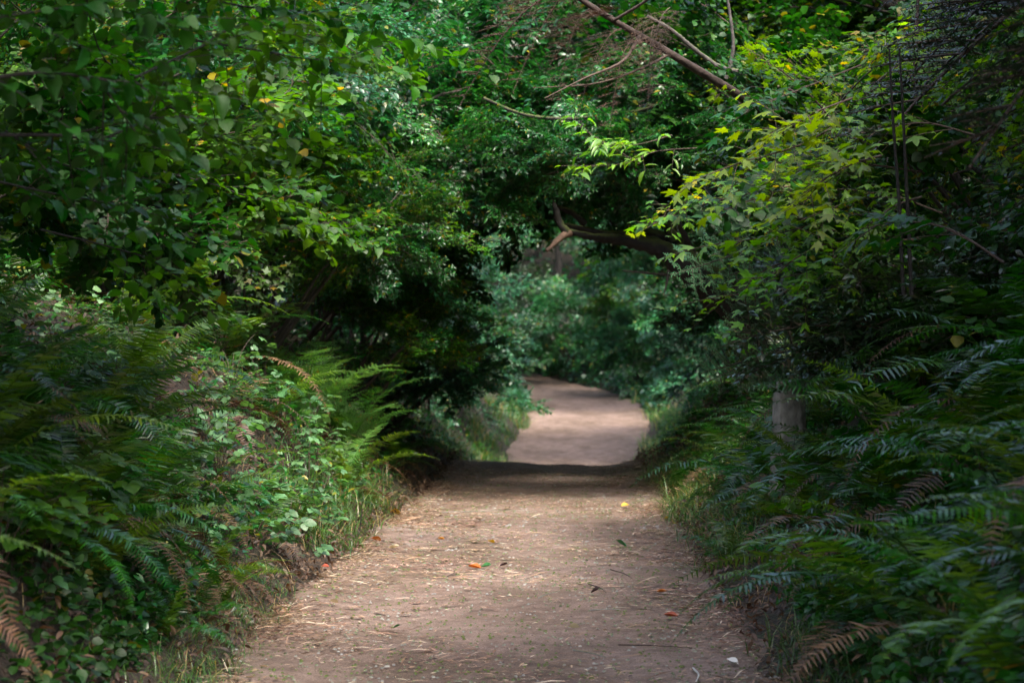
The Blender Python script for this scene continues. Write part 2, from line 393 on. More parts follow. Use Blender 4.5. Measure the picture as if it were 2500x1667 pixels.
# ------------------------------------------------------------------ leafy branch templates (about 1 m along +Y)
def make_branch(seed, tmpl, lsize, spacing, leafmat_, ntwig=16, spread=.45, thick=.30, hang=.15, wood='twig', upj=.45, rec=1):
    r_ = random.Random(seed); g = G()
    L = 1.0; pos = []; fw = []; up = []; sz = []
    axis = [np.array([.05 * math.sin(3 * t + seed), t, .12 * t - .28 * t * t]) for t in np.linspace(0, L, 9)]
    tube(g, axis, np.linspace(.011, .002, 9), 4, 1)
    def run(p0, d, ln, lv):
        n = max(3, int(ln / .09)); pts = [p0]; dd = d.copy()
        for i in range(n):
            dd = dd + np.array([r_.gauss(0, .10), r_.gauss(0, .10), r_.gauss(0, .08) - .035]); dd /= np.linalg.norm(dd)
            pts.append(pts[-1] + dd * ln / n)
        pts = np.array(pts)
        tube(g, pts, np.linspace(.0035, .0012, len(pts)), 3, 1)
        k = int(ln / spacing); sd = 1
        for i in range(1, k + 1):
            t = i / k * (len(pts) - 1); a = min(int(t), len(pts) - 2); q = pts[a] + (pts[a + 1] - pts[a]) * (t - a)
            tg = pts[a + 1] - pts[a]; tg /= np.linalg.norm(tg)
            sv_ = np.cross(tg, [0, 0, 1]); sv_ /= np.linalg.norm(sv_) + 1e-6
            sd = -sd
            f = tg * r_.uniform(.2, .9) + sv_ * sd * r_.uniform(.6, 1.1) + np.array([0, 0, r_.gauss(-hang * .6, .25)])
            pos.append(q); fw.append(f); up.append((r_.gauss(0, upj), r_.gauss(0, upj), 1)); sz.append(lsize * r_.uniform(.55, 1.2))
        if lv > 0:
            for j in range(3):
                t = r_.uniform(.2, .85) * (len(pts) - 1); a = int(t); 
                nd = dd * .6 + np.array([r_.gauss(0, .6), r_.gauss(0, .4), r_.gauss(0, .4)]); nd /= np.linalg.norm(nd)
                run(pts[a], nd, ln * r_.uniform(.35, .6), lv - 1)
    for i in range(ntwig):
        t = (i + r_.random()) / ntwig; a = min(int(t * 8), 7); q = axis[a]
        sd = 1 if i % 2 else -1
        d = np.array([sd * r_.uniform(.5, 1), r_.uniform(.3, .9), r_.gauss(.05, thick)]); d /= np.linalg.norm(d)
        run(q, d, spread * (1.15 - .75 * t) * r_.uniform(.7, 1.2), rec)
    run(axis[6], np.array([0, 1, -.1]), .3, rec)
    batch(g, tmpl, pos, fw, up, sz, 0)
    return g.mesh('leafy_branch', [leafmat_, M[wood]])
BR = {}
def species(key, n, **k):
    BR[key] = [make_branch(100 * len(BR) + i, **k) for i in range(n)]
species('gloss', 4, tmpl=T_small, lsize=.062, spacing=.021, leafmat_=M['gloss'])
species('cool', 4, tmpl=T_small, lsize=.070, spacing=.023, leafmat_=M['cool'])
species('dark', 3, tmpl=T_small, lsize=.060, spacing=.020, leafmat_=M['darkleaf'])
species('hazel', 4, tmpl=T_round, lsize=.078, spacing=.034, leafmat_=M['hazel'], hang=.12, upj=.28, ntwig=17)
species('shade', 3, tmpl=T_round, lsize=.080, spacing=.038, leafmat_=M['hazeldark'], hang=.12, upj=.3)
species('lobed', 4, tmpl=T_lobe3, lsize=.078, spacing=.038, leafmat_=M['hazel'], hang=.12, upj=.28)
species('lance', 3, tmpl=T_lance, lsize=.085, spacing=.026, leafmat_=M['gloss'])
species('maple', 4, tmpl=T_maple, lsize=.085, spacing=.062, leafmat_=M['maple'], hang=.3, upj=.25, ntwig=12)

def bush(name, base, centre, rad, key, n, label, cat, group=None, bscale=1.0, stems=4, seed=0, hollow=.55, trunk=0.0, bark='bark', up=0.0, keys=None, back=True):
    """a shrub or tree: stems or a trunk from base into a lumpy crown of leafy branches"""
    r_ = random.Random(seed * 31 + 5)
    base = Vector(base); centre = Vector(centre)
    o = empty(name, base, label, cat, group)
    c = centre - base
    g = G()
    if trunk > 0:
        mid = Vector((c.x * .25, c.y * .3, c.z * .55))
        pts = spline([(0, 0, -.2), tuple(mid * .5 + Vector((r_.gauss(0, .08), 0, 0))), tuple(mid), tuple(c), tuple(c + Vector((0, 0, rad[2] * .5)))], 14)
        tube(g, pts, np.linspace(trunk, trunk * .25, 14), 8, 0, .06, seed)
        for k in range(8):
            q = Vector(pts[6 + k % 7]); d = Vector((r_.gauss(0, 1), r_.gauss(0, 1), r_.uniform(-.1, .8))).normalized()
            e = c + Vector((d.x * rad[0], d.y * rad[1], d.z * rad[2])) * .65
            pp = spline([q, (q + e) / 2 + Vector((0, 0, .15)), e], 7)
            tube(g, pp, np.linspace(trunk * .35, .008, 7), 5, 0, .05, k)
        nm = 'trunk'
    else:
        for k in range(stems):
            d = Vector((r_.gauss(0, 1), r_.gauss(0, 1), r_.uniform(.2, 1))).normalized()
            e = c + Vector((d.x * rad[0], d.y * rad[1], d.z * rad[2])) * .7
            s0 = Vector((r_.gauss(0, .1), r_.gauss(0, .1), -.1))
            pp = spline([s0, (s0 + e) / 2 + Vector((r_.gauss(0, .12), r_.gauss(0, .12), .1)), e], 8)
            tube(g, pp, np.linspace(.022 + .012 * r_.random(), .004, 8), 5, 0, .05, k)
        nm = 'stem'
    link(nm, g.mesh(nm, [M[bark]], True), o)
    ks = keys or [key]
    for i in range(n):
        z = 1 - 1.75 * (i + .5) / n; th = i * 2.39996 + r_.gauss(0, .25)
        rr = math.sqrt(max(0, 1 - z * z)); d = Vector((rr * math.cos(th), rr * math.sin(th), z))
        lump = 1 + .22 * math.sin(3 * th + seed) + .15 * math.sin(5 * z + seed * 2)
        f = r_.uniform(hollow, 1.0) * lump * .78
        p = c + Vector((d.x * rad[0], d.y * rad[1], d.z * rad[2])) * f
        yaw = math.atan2(d.y, d.x) - math.pi / 2 + r_.gauss(0, .5)
        pitch = max(-.9, min(1.1, math.asin(max(-1, min(1, d.z))) * .55 + up + r_.gauss(0, .25)))
        s = bscale * r_.uniform(.75, 1.25)
        me = r_.choice(BR[r_.choice(ks)])
        link('leafy_branch', me, o, p - Vector((0, .0, 0)), (pitch, r_.gauss(0, .3), yaw), s)
    return o

# ------------------------------------------------------------------ ferns
def make_frond(seed, m, kind='sword', L=1.0, a0=62, a1=-35, dens=44, side=0.0):
    r_ = random.Random(seed); g = G()
    n = 22; pts = [np.zeros(3)]
    for i in range(n):
        t = i / n; a = R(a0 + (a1 - a0) * t ** 1.05); b = side * t
        pts.append(pts[-1] + np.array([math.sin(b) * math.cos(a), math.cos(b) * math.cos(a), math.sin(a)]) * L / n)
    pts = np.array(pts)
    tube(g, pts, np.linspace(.0045, .0010, n + 1), 3, 1)
    pos = []; fw = []; up = []; sz = []
    for i in range(dens):
        t = .10 + .89 * i / dens; q = t * n; a = min(int(q), n - 1); p = pts[a] + (pts[a + 1] - pts[a]) * (q - a)
        tg = pts[a + 1] - pts[a]; tg /= np.linalg.norm(tg)
        sv_ = np.cross(tg, [0, 0, 1]); sv_ /= np.linalg.norm(sv_) + 1e-6; nn = np.cross(sv_, tg)
        if kind == 'sword': wd = .105 * (min(1, (t - .02) / .22) ** .6) * (1 - ((t - .3) / .72) ** 2 if t > .3 else 1) ** .8 + .008
        else: wd = .175 * (min(1, (t) / .35) ** .7) * (1 - max(0, (t - .35) / .66) ** 1.5) + .01
        for sd in (-1, 1):
            if r_.random() < .04: continue
            f = sv_ * sd + tg * (.28 if kind == 'sword' else .35) + nn * r_.gauss(.10, .10) + np.array([0, 0, -.12])
            pos.append(p); fw.append(f); up.append(nn + tg * r_.gauss(0, .35) + sv_ * r_.gauss(0, .1)); sz.append(wd * L * r_.uniform(.85, 1.08))
    if kind == 'sword':
        V = np.array([(-.055, 0, 0), (.085, 0, 0), (-.06, .35, .01), (.065, .35, .01), (-.04, .75, -.04), (.035, .75, -.04), (0, 1, -.1)])
        tm = (V, [np.array([(0, 1, 3, 2), (2, 3, 5, 4)]), np.array([(4, 5, 6)])])
    else:
        V = [(0, 0, 0)]; F = []
        for k in range(8):
            y = k / 8; w_ = .17 * (1 - y) + .02
            b = len(V)
            V += [(0, y, 0), (0, y + .1, 0), (-w_, y + .13, -.02), (w_, y + .13, -.02)]
            F += [(b, b + 1, b + 2), (b, b + 3, b + 1)]
        tm = (np.array(V), [np.array(F)])
    batch(g, tm, pos, fw, up, sz, 0)
    return g.mesh('frond', [m, M['twig'] if kind == 'dead' else m])
FR = {
 'fern': [make_frond(i, M['fern'], a0=74 - 6 * i, a1=-24 - 7 * i, side=(i - 2) * .12, dens=(44, 36, 50, 40, 46, 38, 52)[i]) for i in range(7)],
 'olive': [make_frond(20 + i, M['fernyellow'], a0=68 - 8 * i, a1=-20 - 8 * i, side=(i - 1) * .15) for i in range(3)],
 'pale': [make_frond(40 + i, M['fernpale'], 'lady', a0=80 - 6 * i, a1=5 - 18 * i, dens=30, side=(i - 1) * .15) for i in range(3)],
 'dead': [make_frond(60 + i, M['ferndead'], a0=35 - 8 * i, a1=-75, dens=36, side=(i - 1) * .25) for i in range(3)],
}
def fern(base, L, n, kinds, label, group=None, seed=0, name='sword_fern', dead=2, face=None, lean=0.0):
    r_ = random.Random(seed * 17 + 3)
    o = empty(name, base, label, 'fern', group, rz=r_.uniform(0, 6))
    rz0 = o.rotation_euler.z
    for i in range(n):
        th = i * 2 * math.pi / n + r_.gauss(0, .22)
        k = r_.choice(kinds); me = r_.choice(FR[k])
        s = L * r_.uniform(.72, 1.15)
        link('frond', me, o, (0, 0, 0), (r_.gauss(.02 + .22 * (i % 3 == 0), .13), r_.gauss(0, .18), th), s)
    for i in range(dead):
        f = link('frond', r_.choice(FR['dead']), o, (0, 0, .02), (r_.gauss(-.05, .15), r_.gauss(0, .2), r_.uniform(0, 6.3)), L * r_.uniform(.6, .95))
        f['label'] = 'dead brown frond'
    return o

# ------------------------------------------------------------------ structure planting: walls of shrubs
sd_ = [0]
def nx(): sd_[0] += 1; return sd_[0]
WALL = [
 # side, Y, offset, height above ground of crown centre, radii, species keys, n, label, group, name, cat
 (-1, 17.5, 3.1, 1.5, (1.3, 1.3, 1.3), ['hazel', 'lobed'], 34, 'broad-leaved green shrub behind the dark ferns at the far left edge', None),
 (-1, 20.0, 2.5, 1.6, (1.2, 1.3, 1.4), ['lobed', 'hazel'], 34, 'pale lobed-leaf shrub rising above the pale fern patch on the left bank', None),
 (-1, 22.5, 2.0, 1.3, (1.0, 1.2, 1.2), ['cool', 'gloss'], 30, 'dark leafy shrub directly behind the bright upright ferns on the left', None),
 (-1, 25.5, 1.4, 1.4, (1.0, 1.3, 1.4), ['lobed', 'gloss'], 30, 'shrub with tiers of flat leaves left of the path before the crest', None),
 (-1, 28.5, 1.3, 1.3, (.95, 1.3, 1.4), ['gloss', 'cool'], 30, 'deep green shrub standing left of the path at the crest', None),
 (-1, 32.0, 1.45, 1.1, (1.0, 1.4, 1.3), ['cool'], 32, 'bluish green shrub beyond the crest on the left', None),
 (-1, 35.0, 1.0, 1.1, (1.05, 1.5, 1.5), ['cool', 'gloss'], 34, 'pale bluish bush bulging into the path on the left beyond the dip', None),
 (-1, 39.0, .9, 1.0, (1.1, 1.5, 1.4), ['cool'], 32, 'rounded teal bush at the left corner where the path bends away', None),
 (-1, 43.0, 1.6, 1.6, (1.4, 1.8, 1.7), ['cool', 'gloss'], 34, 'loose bush behind the teal bush at the left bend', None),
 (1, 17.0, 2.6, 1.4, (1.2, 1.4, 1.2), ['shade', 'maple'], 30, 'shrub in half shade behind the arching ferns on the right', None),
 (1, 20.5, 2.1, 1.3, (1.0, 1.3, 1.2), ['dark', 'shade'], 30, 'dark shrub behind the fir sprays on the right', None),
 (1, 24.0, 1.6, 1.0, (.9, 1.3, 1.0), ['shade', 'gloss'], 28, 'low dark shrub right of the path before the crest', None),
 (1, 28.0, 1.5, .9, (.9, 1.4, 1.0), ['gloss', 'dark'], 28, 'dark green bush right of the path at the crest', None),
 (1, 32.5, 1.4, .9, (.9, 1.4, 1.1), ['cool', 'gloss'], 28, 'bluish leafed bush under the leaning mossy trunk', None),
 (1, 37.0, 1.1, .9, (.9, 1.5, 1.1), ['cool'], 30, 'teal bush lapping over the right edge of the pale far path', None),
 (1, 42.0, 1.3, 1.3, (1.2, 1.8, 1.5), ['gloss', 'cool'], 30, 'green bush on the right side just before the bend', None),
]
for s, Y, off, h, rad, ks, n, lab, grp in WALL:
    b = side_pt(s, Y, off); k = nx()
    bush('shrub', b, b + Vector((0, 0, h)), rad, None, int(n * 1.25), lab, 'shrub', grp, .85, 5, k, keys=ks)

TALL = [
 (-1, 19.5, 5.0, 3.0, (1.9, 1.9, 2.2), ['hazel', 'lobed'], 52, 'tall broad-leaved shrub filling the far left of the wall'),
 (-1, 23.0, 3.9, 3.1, (1.7, 1.8, 2.0), ['hazel', 'cool'], 52, 'tall shrub with grey-green leaves left of the shiny small-leaved bushes'),
 (-1, 27.0, 3.3, 3.0, (1.6, 1.8, 2.0), ['gloss'], 54, 'tall bush of small shiny leaves in the upper left of the wall'),
 (-1, 30.5, 2.8, 3.1, (1.5, 1.8, 2.0), ['gloss', 'cool'], 54, 'bright bush of small shiny leaves nearer the path in the left wall'),
 (-1, 35.0, 2.7, 3.6, (1.7, 2.0, 2.2), ['cool', 'gloss'], 54, 'pale leaved tall bush above the far left corner'),
 (1, 18.0, 4.8, 3.0, (1.7, 1.9, 2.0), ['dark', 'shade'], 48, 'tall black-green bush at the far right of the wall'),
 (1, 22.5, 3.8, 3.0, (1.6, 1.8, 2.0), ['shade', 'dark'], 48, 'tall shaded bush behind the yellow maple leaves'),
 (1, 27.0, 3.3, 2.9, (1.5, 1.8, 1.9), ['gloss', 'shade'], 48, 'tall bush right of the leaning mossy trunk'),
 (1, 38.0, 3.6, 3.0, (1.8, 2.0, 2.2), ['gloss', 'cool'], 46, 'tall bush seen beneath the vertical stub of the mossy trunk'),
]
for s, Y, off, h, rad, ks, n, lab in TALL:
    b = side_pt(s, Y, off); k = nx()
    bush('tall_shrub', b, b + Vector((0, 0, h)), rad, None, int(n * 1.5), lab, 'shrub', None, 1.05, 7, k, keys=ks)

ARCH = [
 # base side, Y, off, centre (x, y, z), radii, species, n, label
 (-1, 27, 3.6, (-1.7, 27.0, 5.6), (1.9, 1.5, 1.2), ['gloss', 'lance'], 34, 'tree of shiny leaves reaching over the path from the left bank'),
 (1, 29, 3.4, (2.4, 29.5, 5.6), (2.2, 1.8, 1.7), ['lance', 'shade'], 80, 'tree with narrow leaves arching over the path from the right bank'),
 (1, 37, 4.2, (3.0, 38.0, 6.0), (2.6, 2.0, 2.1), ['cool', 'shade'], 80, 'tree crown seen through the gap above the mossy trunk'),
 (-1, 24, 5.5, (-3.6, 24.5, 5.2), (2.3, 1.8, 1.5), ['cool', 'gloss'], 74, 'tree with light green leaves at the upper left'),
 (1, 22, 5.0, (3.6, 22.0, 4.7), (1.9, 1.7, 1.4), ['maple', 'shade'], 66, 'maple tree standing in shade behind the hemlock boughs'),
 (-1, 41, 5.0, (-4.2, 42.0, 6.6), (2.9, 2.4, 2.8), ['cool', 'gloss'], 90, 'pale green tree rising behind the left wall'),
 (1, 46, 5.0, (4.6, 47.0, 6.5), (3.2, 2.4, 3.2), ['gloss', 'cool'], 90, 'broad tree behind the arch on the right'),
]
for s, Y, off, c, rad, ks, n, lab in ARCH:
    b = side_pt(s, Y, off); k = nx()
    bush('broadleaf_tree', b, c, rad, None, n, lab, 'tree', None, 1.15, 0, k, keys=ks, trunk=.09, hollow=.35)

ARCH2 = [(1, 47.0, 3.5, (3.6, 47.0, 6.2), (2.6, 2.0, 1.1), ['gloss', 'shade'], 70, 'tree added over the bend to shade the far end of the path'),  # crown added to throw shade on the path past the bend
 (-1, 22.5, 4.4, P(1150, 90, 23.0), (1.5, 1.0, .75), ['gloss', 'lance'], 52, 'leafy crown of shiny leaves at the very top centre'),
 (1, 24.5, 4.4, P(1560, 160, 24.5), (1.6, 1.1, .9), ['lance', 'gloss'], 56, 'leafy crown behind the brown conifer limb at the top'),
 (1, 25.5, 3.0, P(1480, 390, 26.0), (1.5, 1.0, .75), ['gloss', 'shade'], 52, 'dense dark leaves hanging behind the bright sprigs at the centre'),
 (-1, 29.5, 3.4, P(1290, 360, 29.5), (1.2, .8, 1.15), ['cool', 'gloss'], 60, 'pale leaves hanging just above the broken tip of the mossy trunk'),
 (-1, 21.6, 3.0, P(1240, 300, 21.8), (.85, .6, .55), ['lance', 'gloss'], 44, 'fine leafy branches hanging left of the bright sprigs at the centre'),
 (-1, 25.0, 3.0, P(1120, 330, 25.5), (1.2, 1.0, .8), ['gloss', 'cool'], 48, 'dark-stemmed tree left of the bright sprigs at the centre'),
 (1, 33.0, 4.0, P(1620, 430, 32.0), (2.0, 1.2, 1.1), ['cool', 'gloss'], 56, 'leaves hanging between the mossy trunk and the bright sprigs'),
 (-1, 48.0, 5.0, P(1300, 520, 54.0), (2.6, 1.4, 1.2), ['cool'], 50, 'blurred tree hanging over the far end of the path'),
 (1, 50.0, 5.0, P(1620, 600, 52.0), (1.9, 1.4, 1.2), ['gloss', 'cool'], 60, 'blurred olive tree right of the far end of the path')]
for s, Y, off, c, rad, ks, n, lab in ARCH2:
    bush('broadleaf_tree', side_pt(s, Y, off), c, rad, None, n, lab, 'tree', None, 1.1, 0, nx(), keys=ks, trunk=.07, hollow=.3)
for b, c, rad, ks, n, sc_, lab in ((side_pt(1, 20.0, 3.2), P(1500, 385, 20.3), (.95, .5, .32), ['gloss', 'lance'], 34, .62, 'thin leafy branches hanging right above the mossy trunk'),
                              (side_pt(-1, 20.6, 3.2), P(1120, 430, 20.8), (.65, .5, .65), ['gloss', 'lance'], 36, .62, 'shiny leaves lit in front of the dark hollow left of the mossy trunk'),
                              (side_pt(-1, 19.6, 1.3), P(925, 560, 19.6), (.5, .5, .65), ['lobed', 'gloss'], 38, .55, 'bush of fresh lobed leaves standing up just right of the upright pale ferns'),
                              (side_pt(-1, 21.6, .8), P(1010, 800, 21.8), (.42, .6, .55), ['gloss', 'lobed'], 32, .5, 'low leafy bush between the upright pale ferns and the crest'),
                              (side_pt(-1, 24.6, .6), P(1085, 900, 25.0), (.42, .8, .5), ['cool', 'gloss'], 32, .5, 'low bluish bush at the left path edge right at the crest'),
                              (side_pt(-1, 24.0, 1.4), P(1010, 640, 24.0), (.5, .6, .8), ['gloss', 'shade'], 34, .6, 'upright leafy bush in front of the dark stems left of the far path')):
    bush('shrub', b, c, rad, None, n, lab, 'shrub', None, sc_, 4, nx(), keys=ks)
# far bushes beyond the bend
FAR = [(-3.4, 57, 1.6, (2.0, 1.6, 1.8), ['cool', 'gloss']), (-.4, 60, 1.5, (1.9, 1.6, 1.6), ['dark', 'gloss']), (1.6, 58.5, 1.2, (1.6, 1.5, 1.4), ['gloss', 'cool']),
       (3.6, 57, 1.6, (1.8, 1.6, 1.8), ['lobed', 'cool']), (5.8, 53, 1.8, (2.0, 1.8, 2.0), ['gloss', 'cool']), (1.2, 64, 4.2, (3.0, 2.0, 2.8), ['cool', 'gloss']),
       (-3.4, 65, 4.8, (3.2, 2.0, 3.0), ['cool']), (5.6, 63, 4.6, (3.0, 2.0, 3.0), ['cool', 'gloss']), (0.8, 68, 9.0, (4.5, 2.0, 3.5), ['cool', 'gloss']), (-6.2, 62, 8.5, (4.0, 2.0, 4.0), ['cool', 'gloss']),
       (7.5, 62, 9.0, (4.0, 2.0, 4.0), ['gloss']), (3.1, 52.0, .8, (1.0, 1.4, .9), ['gloss', 'cool'])]
FL = ['bushy growth seen over the left bend of the far path', 'near-black thicket closing the end of the tunnel', 'dark bush right of the thicket at the tunnel end',
      'olive green bush above the small earth bank at the bend', 'bush at the right of the bend below the mossy trunk', 'blurred grey-green tree beyond the tunnel end',
      'blurred pale tree beyond the left bend', 'blurred tree on the slope right of the tunnel end', 'tall blurred tree crown behind the arch', 'tall tree crown high behind the left wall',
      'tall tree crown high behind the right wall', 'low bush on the inner bank of the bend']
for (x, y, h, rad, ks), lab in zip(FAR, FL):
    k = nx(); z = gzf(x, y); big = h > 4
    bush('distant_tree' if big else 'distant_shrub', (x, y, z), (x, y, z + h), rad, None, 70 if big else 46, lab, 'tree' if big else 'shrub', None, 1.3 if big else 1.1, 6, k, keys=ks, trunk=.12 if big else 0)

NEARB = [
 ((250, 150, 14.0), (1.1, 1.0, .8), ['lobed', 'gloss'], 34, -1, 12.5, 2.6, 'hazel shrub in front of the wall at the upper left, behind the near branches'),
 ((120, 420, 12.2), (1.0, .9, .7), ['hazel', 'shade'], 32, -1, 12.6, 2.4, 'shady hazel shrub at the left edge above the dark ferns'),
 ((600, 120, 19.0), (1.3, 1.0, .9), ['cool', 'lobed'], 40, -1, 19.0, 2.8, 'broad-leaved shrub at the top left third of the photo'),
 ((480, 480, 18.5), (1.1, .9, .8), ['lobed', 'hazel'], 36, -1, 18.6, 2.4, 'lobed-leaf shrub above the left fern bank'),
 ((850, 330, 21.0), (1.0, 1.0, .9), ['gloss'], 34, -1, 21.5, 2.2, 'bush of small shiny leaves bright against the dark, left of centre'),
 ((820, 560, 21.5), (.9, .9, .8), ['lobed', 'cool'], 30, -1, 21.5, 1.6, 'leafy bush directly above the upright pale ferns'),
 ((2230, 470, 13.8), (.9, .8, .7), ['maple', 'shade'], 28, 1, 13.8, 2.0, 'maple shrub in the shade behind the lime green leaves'),
 ((2080, 330, 16.0), (.8, .8, .6), ['maple', 'shade'], 26, 1, 15.2, 2.4, 'maple shrub just behind the yellow leaves on the right'),
 ((1850, 260, 20.5), (1.3, .9, .8), ['shade', 'gloss'], 38, 1, 20.5, 3.0, 'dull green shrub below the brown conifer limb'),
 ((2350, 750, 12.6), (.8, .8, .6), ['dark', 'shade'], 26, 1, 12.8, 2.3, 'dark shrub at the right edge beyond the ferns'),
]
for (sx, sy, Y), rad, ks, n, side, by, off, lab in NEARB:
    c = P(sx, sy, Y); b = side_pt(side, by, off); k = nx()
    bush('shrub', b, c, rad, None, int(n * 1.1), lab, 'shrub', None, .8, 5, k, keys=ks)
for (b, c, rad, lab) in (((-4.6, 8.0), (-2.4, 8.3, 4.7), (2.1, 2.8, .8), 'dark tree added out of view, its crown shading the near left bank'), ((4.8, 8.4), (3.1, 8.6, 4.7), (1.8, 2.8, .8), 'dark tree added out of view, its crown shading the near right bank'),
                         ((-5.6, 12.0), (-4.2, 11.8, 5.3), (1.6, 1.8, .8), 'dark tree added out of view, its crown shading the left foliage'), ((6.4, 12.0), (5.0, 11.6, 4.9), (1.6, 2.0, .9), 'dark tree added out of view, its crown shading the right foliage')):
    bush('broadleaf_tree', (b[0], b[1], gzf(*b)), c, rad, None, 110, lab, 'tree', None, 1.1, 0, nx(), keys=['dark', 'shade'], trunk=.12, hollow=.1)  # unseen crowns added overhead to darken the near banks and side foliage
for i, (x, y, h, r0) in enumerate([(-9, 24, 2.6, 2.4), (-11, 31, 3.2, 2.6), (-8.5, 37, 4.2, 2.8), (-9.5, 46, 5.0, 3.2), (-8, 53, 4.5, 3.0), (9.5, 22, 2.6, 2.4), (9.5, 29, 3.2, 2.6), (9.8, 37, 4.0, 2.8), (10.5, 46, 4.5, 3.2), (-6.6, 17.5, 2.6, 2.0), (7.2, 16.5, 2.6, 2.0)]):
    z = gzf(x, y)
    bush('backdrop_tree', (x, y, z), (x, y, z + h), (r0, r0 * .8, h * .85), None, 60, 'dark leafy tree filling a gap behind the shrub walls', 'tree', 'trees behind the shrub walls', 1.6, 5, nx(), keys=['shade', 'dark', 'gloss'], trunk=.1)
for i in range(18):
    row = i // 9; x = -16 + (i % 9) * 4.0 + row * 2; y = 74 + row * 7 + (i % 3); z = gzf(x, y)
    bush('backdrop_tree', (x, y, z), (x, y, z + 4.5 + row * 3), (3.2, 2.4, 5.0), None, 64, 'blurred tree on the slope at the very back', 'tree', 'trees on the slope at the very back', 2.6, 5, nx(), keys=['cool', 'gloss'], trunk=.14)

# ------------------------------------------------------------------ ferns on the banks
r_ = random.Random(99)
LG = [  # left named: Y, off, L, n, kinds, label, name
 (19.3, .75, 1.35, 13, ['pale'], 'bright upright pale fern at the top of the left fern bank', 'lady_fern'),
 (20.3, .50, 1.15, 12, ['pale'], 'pale green fern standing just right of the brightest upright fern', 'lady_fern'),
 (18.4, .35, .85, 10, ['pale', 'olive'], 'small light green fern below the upright pale ferns', 'lady_fern'),
 (18.0, 1.2, 1.25, 14, ['fern', 'olive'], 'greyish arching sword fern left of the upright pale ferns', 'sword_fern'),
 (17.0, .75, .95, 12, ['fern', 'olive'], 'sword fern with comb-like blue-green fronds in the lit patch of the left bank', 'sword_fern'),
 (15.4, .30, .70, 10, ['fern', 'olive'], 'small sword fern hanging over the left path edge above the tan stick', 'sword_fern'),
 (13.2, .55, .80, 12, ['olive', 'fern'], 'olive sword fern with one bright frond low on the left bank', 'sword_fern'),
 (12.0, .42, .72, 11, ['fern', 'dead'], 'withered sword fern trailing onto the path at lower left', 'sword_fern'),
 (11.3, 1.05, .95, 13, ['fern'], 'silvery sword fern in the middle of the left bank', 'sword_fern'),
 (15.2, 1.3, 1.0, 13, ['olive'], 'olive green sword fern above the brown litter on the left bank', 'sword_fern'),
 (23.5, .35, .8, 11, ['fern'], 'dark sword fern at the foot of the left shrubs near the crest', 'sword_fern'),
 (25.6, .3, .7, 10, ['fern', 'dead'], 'reddish withered fern at the left edge just before the crest', 'sword_fern'),
]
for Y, off, L, n, ks, lab, nm in LG:
    fern(side_pt(-1, Y, off), L, n, ks, lab, None, nx(), nm, 2)
for i, (Y, off, L, ks, lab) in enumerate([(10.6, .22, .5, ['olive', 'fern'], 'little green fern right above the blurred grass at the left path edge'), (11.5, .2, .5, ['fern', 'dead'], 'little half-withered fern on the steep left edge'), (12.2, .2, .5, ['olive', 'fern'], 'little olive fern on the steep left edge below the tan stick'), (9.3, .65, .95, ['olive', 'fern'], 'blurred olive fern nearest the bottom left corner'), (10.1, .5, .8, ['olive'], 'yellowish sword fern low at the left just above the blurred grass'),
      (10.8, .6, .85, ['fern', 'dead'], 'half dead fern leaning to the path at lower left'), (12.6, .28, .6, ['dead', 'olive'], 'small brown withered fern at the left path edge'), (14.2, .35, .7, ['olive', 'dead'], 'olive and brown fern beside the tan stick'),
      (14.0, 1.1, .95, ['olive', 'fern'], 'sword fern with upright olive fronds in the middle of the left bank'), (16.2, .95, .95, ['fern', 'dead'], 'mixed green and withered fern in the lit left bank'), (16.8, 1.6, 1.1, ['fern', 'olive'], 'dull fern behind the lit patch of the left bank'),
      (21.8, .3, .7, ['fern', 'olive'], 'low fern hanging over the left edge behind the lit verge'), (18.9, 1.9, 1.2, ['olive', 'pale'], 'light fern high on the left bank behind the upright pale ones')]):
    fern(side_pt(-1, Y, off), L, 12, ks, lab, None, nx(), 'sword_fern', 1 if Y < 12 else 4)
RG = [
 (12.2, 1.15, 1.25, 14, ['fern', 'olive'], 'large sword fern with one long white-edged frond arching left on the right bank'),
 (13.4, 1.6, 1.15, 13, ['fern'], 'tall sword fern high on the right bank below the maple leaves'),
 (13.5, .5, .78, 12, ['fern', 'olive'], 'sword fern in front of the pale stump'),
 (11.4, .55, .85, 12, ['fern', 'dead'], 'sword fern with a withered tan frond on the right bank'),
 (15.4, .5, .8, 11, ['fern'], 'blue-green sword fern at the left foot of the pale stump'),
 (10.2, .35, .8, 12, ['fern', 'olive'], 'sword fern dropping a long frond onto the lower right path edge'),
 (10.9, 1.2, 1.1, 13, ['fern'], 'glossy sword fern in the middle of the right bank'),
 (9.4, .85, 1.0, 12, ['fern'], 'blurred green sword fern at the bottom right'),
 (17.2, .35, .7, 11, ['fern', 'olive'], 'small fern among the grass on the right verge'),
 (20.5, .45, .75, 11, ['fern'], 'dark fern beneath the right shrubs before the crest'),
]
for Y, off, L, n, ks, lab in RG:
    fern(side_pt(1, Y, off), L, n, ks, lab, None, nx(), 'sword_fern', 2)
def FZL(side, Y, off):
    sd = 'left' if side < 0 else 'right'
    dep = 'bottom %s corner' % sd if Y < 9.6 else ('lower %s bank' % sd if Y < 12.6 else 'middle of the %s bank' % sd)
    row = 'near the path edge' if off < 1.15 else 'back under the shrubs'
    return 'dark sword fern in the %s, %s' % (dep, row), 'shaded sword ferns, %s, %s' % (dep, row)
for Y, off, L, lab in ((14.3, .42, .6, 'small dark fern at the very foot of the pale stump'), (14.4, .62, .8, 'fern standing up in front of the lower half of the pale stump'), (14.0, .75, .62, 'fern crossing the lower right side of the pale stump'), (14.6, .15, .5, 'small fern between the pale stump and the path')):
    fern(side_pt(1, Y, off), L, 11, ['fern', 'olive'], lab, None, nx(), 'sword_fern', 1)
